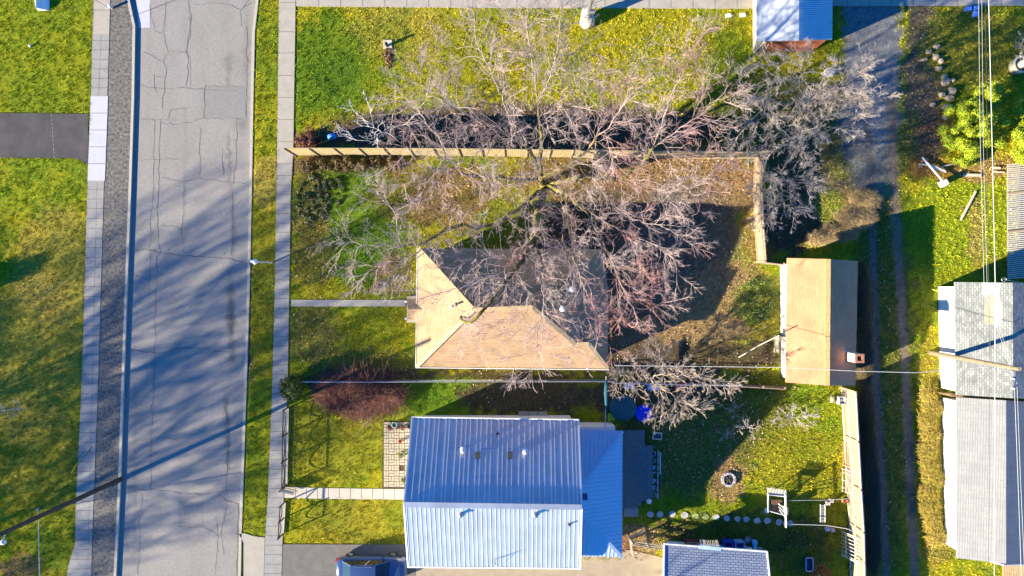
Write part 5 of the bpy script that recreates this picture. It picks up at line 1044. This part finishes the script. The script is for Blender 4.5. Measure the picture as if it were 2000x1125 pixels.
o = G(1495,996); q = MB(); q.prism([(o.x-.1,o.y-.15),(o.x+.12,o.y-.12),(o.x+.14,o.y+.1),(o.x-.08,o.y+.14)], 0, .3); q.box((o.x,o.y,.32), (.3,.08,.05)); one('white_box', q, M_trim, 'small white box at the foot of the swing frame', 'box', o)
# clothes rack and lines
o = G(1607,1003); t = thing('clothes_airer', o, 'white slatted drying rack standing between the two rope lines', 'drying rack')
for x_ in (1602.5,1611.5): bm(P(x_,985,1.0), P(x_,1020,1.0), .04,.04).build('side_rail', M_swf, t)
for k in range(12): bm(P(1602,987+k*2.9,1.0), P(1612,987.6+k*2.9,1.0), .022,.022).build('bar', M_swf, t)
for x_, y_ in [(1603,986),(1611,986),(1603,1019),(1611,1019)]: bm(G(x_,y_,0), P(x_,y_,1.0), .03,.03).build('leg', M_swf, t)
wire([P(1537,978,1.5), P(1610,977,1.4), P(1660,974,1.7)], .014, 'upper pale rope stretched from the swing frame to the plank fence', M_cable, sag=.03, name='rope_line')
wire([P(1537,1024,1.5), P(1612,1026,1.4), P(1655,1033,1.6), P(1676,1042,1.7)], .022, 'lower white rope stretched from the swing frame past the rack to the fence', M_cable, sag=.03, name='rope_line')
for x_, y_, sx_, sy_, c_, lb in [(1614,981,.26,.22,(.6,.45,.4),'pinkish box at the top of the drying rack'),(1621,976,.24,.2,(.66,.6,.56),'pale box right of the drying rack top'),(1648,977,.34,.22,(.5,.19,.07),'orange box against the plank fence'),(1613,1031,.28,.24,(.45,.45,.5),'grey round-cornered box below the drying rack'),(1623,1033,.26,.22,(.5,.42,.36),'brownish box right of the grey one below the rack')]:
    o = G(x_, y_); q = MB(); q.box((o.x,o.y,.16), (sx_,sy_,.3), rz=random.uniform(-.2,.2)); q.box((o.x,o.y,.325), (sx_*1.06,sy_*1.06,.03), rz=random.uniform(-.05,.05)); one('storage_box', q, mat('box_colour', c_, .7), lb, 'box', o, 'small boxes around the drying rack', bevel=.01)
# things leaning on the plank fence
M_cream2 = mat('cream_metal', (.70,.64,.52), .6)
def leaner(name, label, cat, ya, yb, x0, rows_, m, hh=1.6, curved=False):
    o = G(x0, (ya+yb)/2); t = thing(name, o, label, cat); xl = G(x0,0).x; xr = xl+.55; 
    y1, y0 = G(0,ya).y, G(0,yb).y
    for y_ in (y0, y1): bm(Vector((xl,y_,.02)), Vector((xr,y_,hh)), .05,.05).build('side_rail', m, t)
    for k in range(rows_):
        u = (k+.5)/rows_; bm(Vector((xl+(xr-xl)*u,y0,hh*u)), Vector((xl+(xr-xl)*u,y1,hh*u)), .04,.04).build('rung', m, t)
    return t, xl, xr, y0, y1
t, xl, xr, y0, y1 = leaner('bed_frame', 'cream metal bed frame leaning on the plank fence low in the picture', 'bed frame', 1037, 1084, 1643, 2, M_cream2)
for k in range(7): u = y0+(y1-y0)*(k+.5)/7; bm(Vector((xl,u,.03)), Vector((xr,u,1.6)), .03,.03).build('spindle', M_cream2, t)
t, xl, xr, y0, y1 = leaner('trellis', 'pinkish wooden trellis leaning on the plank fence halfway down', 'trellis', 915, 958, 1643, 6, mat('pinkish_wood', (.55,.40,.36), .85))
for k in range(3): u = y0+(y1-y0)*(k+.5)/3; bm(Vector((xl,u,.03)), Vector((xr,u,1.6)), .03,.03).build('stile', bpy.data.materials['pinkish_wood'], t)
t, xl, xr, y0, y1 = leaner('crate_rack', 'orange-brown wire rack leaning on the plank fence above the trellis', 'rack', 865, 908, 1645, 7, mat('rust_metal', (.42,.24,.14), .8), hh=1.3)
o = G(1640,781); t = thing('bird_box', o, 'small square white framed box on the ground at the top of the plank fence', 'box')
q = MB()
for dx, dy, a, b_ in [(-.2,0,.06,.5),(.2,0,.06,.5),(0,.25,.46,.06),(0,-.25,.46,.06)]: q.box((o.x+dx,o.y+dy,.2), (a,b_,.4))
q.build('frame', M_trim, t); q = MB(); q.box((o.x,o.y,.06), (.36,.46,.1)); q.build('floor', M_dpole, t); q = MB(); q.lathe(o, [(.10,.1),(.12,.25),(.05,.3)], 10); q.build('pot', M_trim, t)
o = G(1624,780); q = MB(); q.box((o.x,o.y,.1), (.2,.42,.2)); q.box((o.x,o.y,.22), (.22,.1,.05)); one('garden_block', q, M_pale, 'narrow pale block left of the white framed box', 'block', o)
# tub
o = G(1577,1099); t = thing('rectangular_tub', o, 'dark rectangular tub with rounded pale rim on the lower lawn', 'tub')
def rrect(o, a, b_, r, z): return [(o.x+sx*(a-r)+r*math.cos(t0+k*math.pi/8), o.y+sy*(b_-r)+r*math.sin(t0+k*math.pi/8), z) for sx, sy, t0 in [(1,1,0),(-1,1,math.pi/2),(-1,-1,math.pi),(1,-1,1.5*math.pi)] for k in range(5)]
rp = rrect(o, .25, .48, .12, .34); q = MB(); q.tube(rp+[rp[0]], .035, 6, cap=False); q.build('rim', mat('lilac_rim', (.55,.5,.58), .6), t)
q = MB(); q.prism(rrect(o, .24, .47, .12, 0), 0, .2); q.build('tub_floor', mat('dark_tub', (.05,.055,.10), .6), t)
q = MB(); r1_ = rrect(o, .25, .48, .12, 0); n = len(r1_); q.add(r1_+[(x_, y_, .34) for x_, y_, _ in r1_], [(i, (i+1) % n, n+(i+1) % n, n+i) for i in range(n)]); q.build('tub_wall', bpy.data.materials['dark_tub'], t)
# things against the slate shed
def bin_(label, px, py, c, w_=.62, d_=.58, inner=None):
    o = G(px, py); t = thing('storage_bin', o, label, 'bin', 'blue plastic bins against the slate shingled shed'); m_ = mat('bin_plastic', c, .45); q = MB()
    for dx, dy, a, b_ in [(-w_/2,0,.05,d_),(w_/2,0,.05,d_),(0,d_/2,w_,.05),(0,-d_/2,w_,.05)]: q.box((o.x+dx,o.y+dy,.3), (a,b_,.6))
    q.build('walls', m_, t); q = MB(); q.box((o.x,o.y,.12), (w_,d_,.1)); q.build('floor', m_ if not inner else mat('bin_inside', inner, .5), t)
    q = MB()
    for dx, dy, a, b_ in [(-w_/2,0,.09,d_+.09),(w_/2,0,.09,d_+.09),(0,d_/2,w_,.09),(0,-d_/2,w_,.09)]: q.box((o.x+dx,o.y+dy,.61), (a,b_,.04))
    q.build('rim', m_, t); return t
bin_('deep blue plastic bin against the slate shed', 1418, 1060, (.02,.06,.42)); bin_('light blue open plastic bin right of the deep blue one', 1440, 1061, (.16,.36,.62), inner=(.03,.10,.35))
o = G(1459,1053); t = thing('car_tyre', o, 'old tyre with pale rim near the blue bins', 'tyre'); q = MB(); q.smooth = True; q.tube([(o.x+.2*math.cos(k*math.pi/10), o.y+.2*math.sin(k*math.pi/10), .12) for k in range(21)], .075, 8, cap=False); q.build('tread', mat('faded_rubber', (.18,.13,.16), .8), t); q = MB(); q.lathe(o, [(.14,.02),(.13,.12),(.04,.14)], 12); q.build('hub', M_stone, t)
o = G(1472,1062); q = MB(); q.prism([(o.x-.2,o.y+.3),(o.x+.05,o.y+.36),(o.x+.22,o.y+.2),(o.x+.15,o.y-.1),(o.x+.18,o.y-.3),(o.x,o.y-.36),(o.x-.12,o.y-.1)], 0, .25); q.box((o.x+.02,o.y+.1,.28), (.22,.2,.08), rz=.4); one('crumpled_tarp', q, mat('sky_blue_tarp', (.12,.50,.75), .7), 'crumpled sky-blue tarp at the corner of the slate shed', 'tarp', o, bevel=.04)
o = G(1483,1071); q = MB(); q.smooth = True; q.lathe(o, [(.12,0),(.15,.22),(.16,.24),(.12,.22),(.1,.1)], 14); one('flower_pot', q, M_pale, 'small pale pot beside the crumpled tarp', 'pot', o)
o = G(1457,1072); q = MB(); q.prism([(o.x-.25,o.y+.2),(o.x,o.y+.3),(o.x+.3,o.y-.3),(o.x-.05,o.y-.2)], 0, .3); q.box((o.x,o.y,.31), (.2,.3,.03), rz=.4); one('plywood_sheet', q, M_concg, 'dull grey sheet between the bins and the tarp', 'sheet', o)
o = G(1384,1064); t = thing('wire_basket', o, 'pale blue basket of upright canes on the slate shed edge', 'basket'); q = MB(); q.box(P(1386,1069,2.2), (1.5,.25,.35), rz=R(-6)); q.build('tray', mat('pale_blue_metal', (.35,.5,.65), .6), t)
for k in range(12): bm(P(1372+k*3,1068,2.3), P(1369+k*3+random.uniform(-2,2),1055,2.9), .02,.02).build('cane', M_pale, t)
o = G(1350,1058); t = thing('wheelbarrow', o, 'old barrow with crossed wooden handles and faded red tray', 'wheelbarrow')
q = MB(); q.box((o.x-.15,o.y+.18,.45), (.9,.3,.12), rz=-.1); q.build('tray', mat('faded_red', (.25,.05,.035), .8), t)
bm(o+Vector((-.1,-.3,.5)), o+Vector((.7,.3,.65)), .05,.05).build('handle', M_wf, t); bm(o+Vector((-.4,.15,.5)), o+Vector((.6,.1,.6)), .05,.05).build('handle', M_wf, t)
q = MB(); q.tube([o+Vector((.75,.12,.28)), o+Vector((.75,.22,.28))], .22, 16); q.build('wheel', M_stone, t)
# pots near the paved patio
def pot(label, px, py, r, c, inner, plant=None, h=.35):
    o = G(px, py); t = thing('flower_pot', o, label, 'pot', 'flower pots on the paved patio'); q = MB(); q.smooth = True; q.lathe(o, [(r*.7,0),(r*.95,h-.05),(r*1.05,h-.04),(r*1.05,h),(r*.88,h),(r*.85,h-.08),(.02,h-.08)], 20); q.build('pot_wall', mat('pot_glaze', c, .5), t)
    q = MB(); q.lathe(o, [(r*.8,h-.07),(r*.3,h-.05)], 12); q.build('soil', mat('pot_soil', inner, .95), t); return t
pot('pale teal glazed pot at the top of the paved patio', 772, 828, .19, (.25,.48,.48), (.03,.03,.03), h=.45); pot('small terracotta red pot lower on the paved patio', 783, 860, .13, (.48,.12,.05), (.2,.05,.03)); pot('dark pot tight against the steel-roofed house corner', 801, 831, .17, (.05,.05,.05), (.03,.03,.02))
for k, (x_, y_, r_, lb) in enumerate([(764,834,9,'russet seed heads left of the teal pot'),(780,833,8,'russet seed heads right of the teal pot'),(788,888,10,'pale green weed growing through the pavers'),(790,940,8,'green weed at the lower right of the pavers')]):
    leafy('small_plant', lb, G(x_, y_), lumps(6,x_,y_,r_,r_*.7,.05,.3,.08,.16), 500, .05, [(.2,.08,.06),(.12,.05,.04)] if k < 2 else [(.12,.2,.02),(.2,.25,.04)], cat='plant', group='small plants on the paved patio')
# things in the upper yards
o = G(757,90); t = thing('stone_marker', o, 'pale upright stone marker with dark opening on the top lawn', 'marker'); q = MB(); q.box((o.x,o.y+.12,.03), (.62,.62,.06)); q.build('plinth', M_ring, t)
q = MB(); q.smooth = True; q.lathe(o+Vector((-.02,0,0)), [(.10,.06),(.12,.5),(.06,.72),(.01,.78)], 12); q.build('lantern', M_black, t)
leafy('leaf_pile', 'narrow pile of brown leaves below the stone marker', G(757,118), lumps(26,757,114,7,20,.02,.12,.08,.16), 1600, .05, [(.30,.14,.06),(.22,.09,.05),(.42,.28,.17)], cat='leaf pile', squash=.6)
o = G(649,268); q = MB(); q.smooth = True; q.lathe(o, [(.26,0),(.32,.12),(.26,.3),(.12,.42),(.03,.44)], 12, sx=1.1, sy=.8); one('blue_bundle', q, mat('blue_cloth', (.05,.26,.72), .7), 'crumpled bright blue bundle at the end of the bed by the long fence', 'bundle', o)
for x_, y_, lb in [(1422,31,'left white tile lying on the lawn beside the metal-roofed shed'),(1450,30,'right white tile lying on the lawn beside the metal-roofed shed')]:
    o = G(x_, y_); q = MB(); q.box((o.x,o.y,.05), (.42,.26,.1), rz=.15); q.box((o.x+.03,o.y+.1,.11), (.2,.08,.03), rz=.15); one('white_tile', q, M_trim, lb, 'tile', o, 'white tiles near the metal-roofed shed')
for x_, y_, a_, b_, lb in [(1888,19,.38,.26,'left blue crate of the three near the top right pavement'),(1903,18,.36,.22,'right blue crate of the three near the top right pavement'),(1902,29,.28,.36,'lowest blue crate of the three near the top right pavement')]:
    o = G(x_, y_); q = MB(); q.box((o.x,o.y,.15), (a_,b_,.3)); q.box((o.x,o.y,.31), (a_*.8,b_*.8,.03)); one('blue_crate', q, mat('crate_blue', (.08,.22,.65), .6), lb, 'crate', o, 'blue crates by the top pavement')
o = G(1617,143); q = MB(); q.prism([(o.x-.35,o.y-.2),(o.x+.2,o.y-.32),(o.x+.42,o.y+.1),(o.x+.05,o.y+.36),(o.x-.3,o.y+.2)], 0, .35); q.box((o.x,o.y,.37), (.4,.35,.08), rz=.6); one('folded_sheet', q, mat('pale_sheet', (.55,.58,.62), .7), 'pale folded sheet on the ground under the tall bare tree', 'sheet', o, bevel=.05)
o = G(84,8); q = MB(); q.add([G(66,-12,0),G(98,-12,0),G(96,21,0),G(74,21,0),G(84,-12,.75),G(80,21,.55)], [(0,4,5,3),(1,2,5,4),(2,3,5),(0,1,4),(0,3,2,1)]); one('sandwich_board', q, mat('white_sign_board', (.75,.75,.78), .5), 'white folding board on the grass at the top left', 'sign board', o)
o = G(60,90); q = MB(); q.smooth = True; q.lathe(o, [(.06,0),(.1,.08),(.07,.17),(.01,.2)], 12); one('white_ball', q, M_trim, 'little white ball on the upper left lawn', 'ball', o)
o = G(220,16); q = MB(); q.smooth = True; q.lathe(o, [(.1,0),(.1,.35),(.13,.4),(.02,.45)], 14); one('marker_post', q, M_trim, 'short round white capped post in the gravel strip', 'post', o)
# broken post on the right lawn
o = G(1830,352); t = thing('fallen_lamp_post', o, 'fallen white pole with square head lying across boards on the right lawn', 'fallen post')
q = MB(); q.tube([G(1799,308,.15), G(1832,355,.5)], .07, 10); q.build('shaft', M_trim, t); q = MB(); q.box(G(1834,360,.5), (.42,.42,.5), rz=.5); q.build('head', mat('pale_head', (.6,.58,.5), .7), t)
q = MB(); q.beam(G(1791,322,.2), G(1822,324,.2), .1, .05); one('board_scrap', q, M_pale, 'thin pale board crossing under the fallen pole', 'board', G(1806,323,.2), 'loose boards on the right lawn')
q = MB(); q.beam(G(1816,326,.25), G(1842,337,.3), .16, .05); one('board_scrap', q, M_trim, 'short white board beside the head of the fallen pole', 'board', G(1829,331,.27), 'loose boards on the right lawn')
for a, b_, w_, lb in [((1835,327),(1880,315),.1,'long slanting board below the big evergreen'),((1880,342),(1914,343),.2,'wide pale board lying below the evergreen'),((1938,328),(1952,329),.16,'short stubby board nearest the slatted deck'),((1940,336),(1960,337),.1,'thin board beneath the stubby one by the slatted deck'),((1875,430),(1904,374),.13,'long pointed stick lying across the right lawn')]:
    q = MB(); q.beam(G(*a,.08), G(*b_,.1), w_, .06); one('board_scrap', q, M_pale, lb, 'board', G((a[0]+b_[0])/2,(a[1]+b_[1])/2,.09), 'loose boards on the right lawn')
# slatted deck at the right edge
t = thing('slatted_deck', G(1985,410), 'grey slatted wooden platform cut off by the right edge', 'platform'); M_slat = mat('grey_slats', (.50,.47,.42), .9, (.38,.35,.31), scale=5); q = MB()
y_ = 322
while y_ < 545: q.beam(P(1967+(y_-322)*.002,y_,.55), P(2060,y_-8,.55), .09, .04); y_ += 3.9
q.build('slats', M_slat, t)
for y_ in (378, 453): q = MB(); q.beam(P(1967,y_,.62), P(2060,y_-9,.62), .14, .06); q.build('beam', M_post, t)
for y_ in (330, 410, 480, 535): q = MB(); q.box(G(1972,y_,.25), (.12,.12,.5)); q.build('post', M_post, t)
q = MB(); q.beam(P(1970,322,.48), P(1971,545,.48), .06, .1); q.build('edge_joist', M_post, t)
o = G(1982,1108); t = thing('wooden_platform', o, 'tan board platform in the bottom right corner', 'platform'); q = MB()
for k in range(14): q.beam(P(1959+k*4.4,1101-k*.4,.3), P(1963+k*4.4,1150,.3), .13, .05)
q.build('boards', mat('tan_boards', (.45,.33,.18), .9), t); q = MB(); q.beam(P(1958,1102,.22), P(2030,1094,.22), .08, .12); q.build('edge_joist', M_post, t)
o = G(1958,557); t = thing('satellite_dish', P(1958,547,3.6), 'small round metal hoop at the upper edge of the worn pale roof', 'dish'); oo = P(1961,546,3.7); q = MB(); q.tube([oo+Vector((.16*math.cos(k*math.pi/8), .12*math.sin(k*math.pi/8), 0)) for k in range(17)], .02, 6, cap=False); q.build('hoop', M_galv, t); q = MB(); q.tube([G(1966,556,2.4), oo], .02, 6); q.build('stalk', M_galv, t)
q = MB(); q.tube([G(1820,565,.06), G(1828,570,.35), G(1834,576,.06)], .035, 8); one('yellow_hose', q, mat('yellow_hose', (.55,.48,.03), .6), 'short curved yellow pipe by the corner of the worn-roof outbuilding', 'pipe', G(1827,570))
q = MB(); q.tube([G(140,925,.06), G(148,910,.07), G(163,893,.07), G(178,873,.06)], .02, 6); one('extension_lead', q, mat('yellow_lead', (.6,.52,.05), .6), 'thin yellow cord lying across the west pavement', 'cord', G(160,900))
# rocks at the foot of the bank
RK = [(1846,160,.34,.3),(1858,178,.3,.34),(1853,192,.34,.26),(1850,212,.4,.3),(1843,150,.2,.2),(1838,185,.22,.2),(1858,158,.18,.16),(1832,135,.24,.2),(1826,112,.24,.22),(1836,120,.2,.2),(1828,92,.22,.2),(1812,102,.2,.14),(1803,118,.25,.12),(1845,228,.18,.24),(1820,205,.2,.16)]
rock0 = None
rl = ['large tan rock','flat pale rock','broad rounded rock','largest bottom rock','small dark rock','small rock left of the rounded one','little angular rock','bluish rock','shaded grey rock','small shaded rock','uppermost rock','narrow buff rock','long low buff rock','white-edged rock by the evergreen','outlying small rock']
for (x_, y_, a_, b_), lb in zip(RK, rl):
    o = G(x_, y_); q = MB(); k = 9; q.smooth = False; ph = random.random(); rs = [random.uniform(.8,1.15) for _ in range(k)]; vs = []
    for zz, s in ((0,1.0),(.16,.95),(.28,.6)): vs += [(o.x+a_*s*rs[i]*math.cos(i*2*math.pi/k+ph), o.y+b_*s*rs[i]*math.sin(i*2*math.pi/k+ph), zz+random.uniform(-.03,.03)*(zz > 0)) for i in range(k)]
    q.add(vs, [(j*k+i, j*k+(i+1) % k, (j+1)*k+(i+1) % k, (j+1)*k+i) for j in range(2) for i in range(k)]+[tuple(2*k+i for i in range(k))])
    one('rock', q, mat('bank_rock', (.42,.33,.23), .9, (.27,.21,.15), scale=5) if rock0 is None else bpy.data.materials['bank_rock'], lb+' at the foot of the right bank', 'rock', o, 'rocks along the bank beside the gravel lane'); rock0 = 1
q = MB(); q.box(G(1517,660,.4), (.3,.35,.8)); q.box(G(1513,676,.35), (.12,.9,.7)); one('plank_stack', q, M_wf, 'grey boards standing against the garage wall', 'boards', G(1515,668))
q = MB(); q.tube([P(1443,698,1.0), P(1480,676,2.4), P(1522,655,3.2)], .035, 6); one('leaning_pole', q, M_pale, 'pale pole slanting from the yard toward the orange garage', 'pole', G(1443,698))
# stuff behind the low spreading tree
for x_, y_, c_, lb, cat in [(1228,752,(.55,.55,.62),'pale crate half hidden under the low spreading tree','crate'),(1273,754,(.22,.42,.72),'light blue cool box under the low spreading tree','cool box'),(1325,753,(.42,.05,.04),'dark red box under the low spreading tree','box')]:
    o = G(x_, y_); q = MB(); q.box((o.x,o.y,.2), (.75,.45,.4), rz=.05); q.box((o.x,o.y,.42), (.78,.48,.05), rz=.05); one('garden_box', q, mat('garden_box_colour', c_, .6), lb, cat, o, 'boxes under the low spreading tree', bevel=.02)
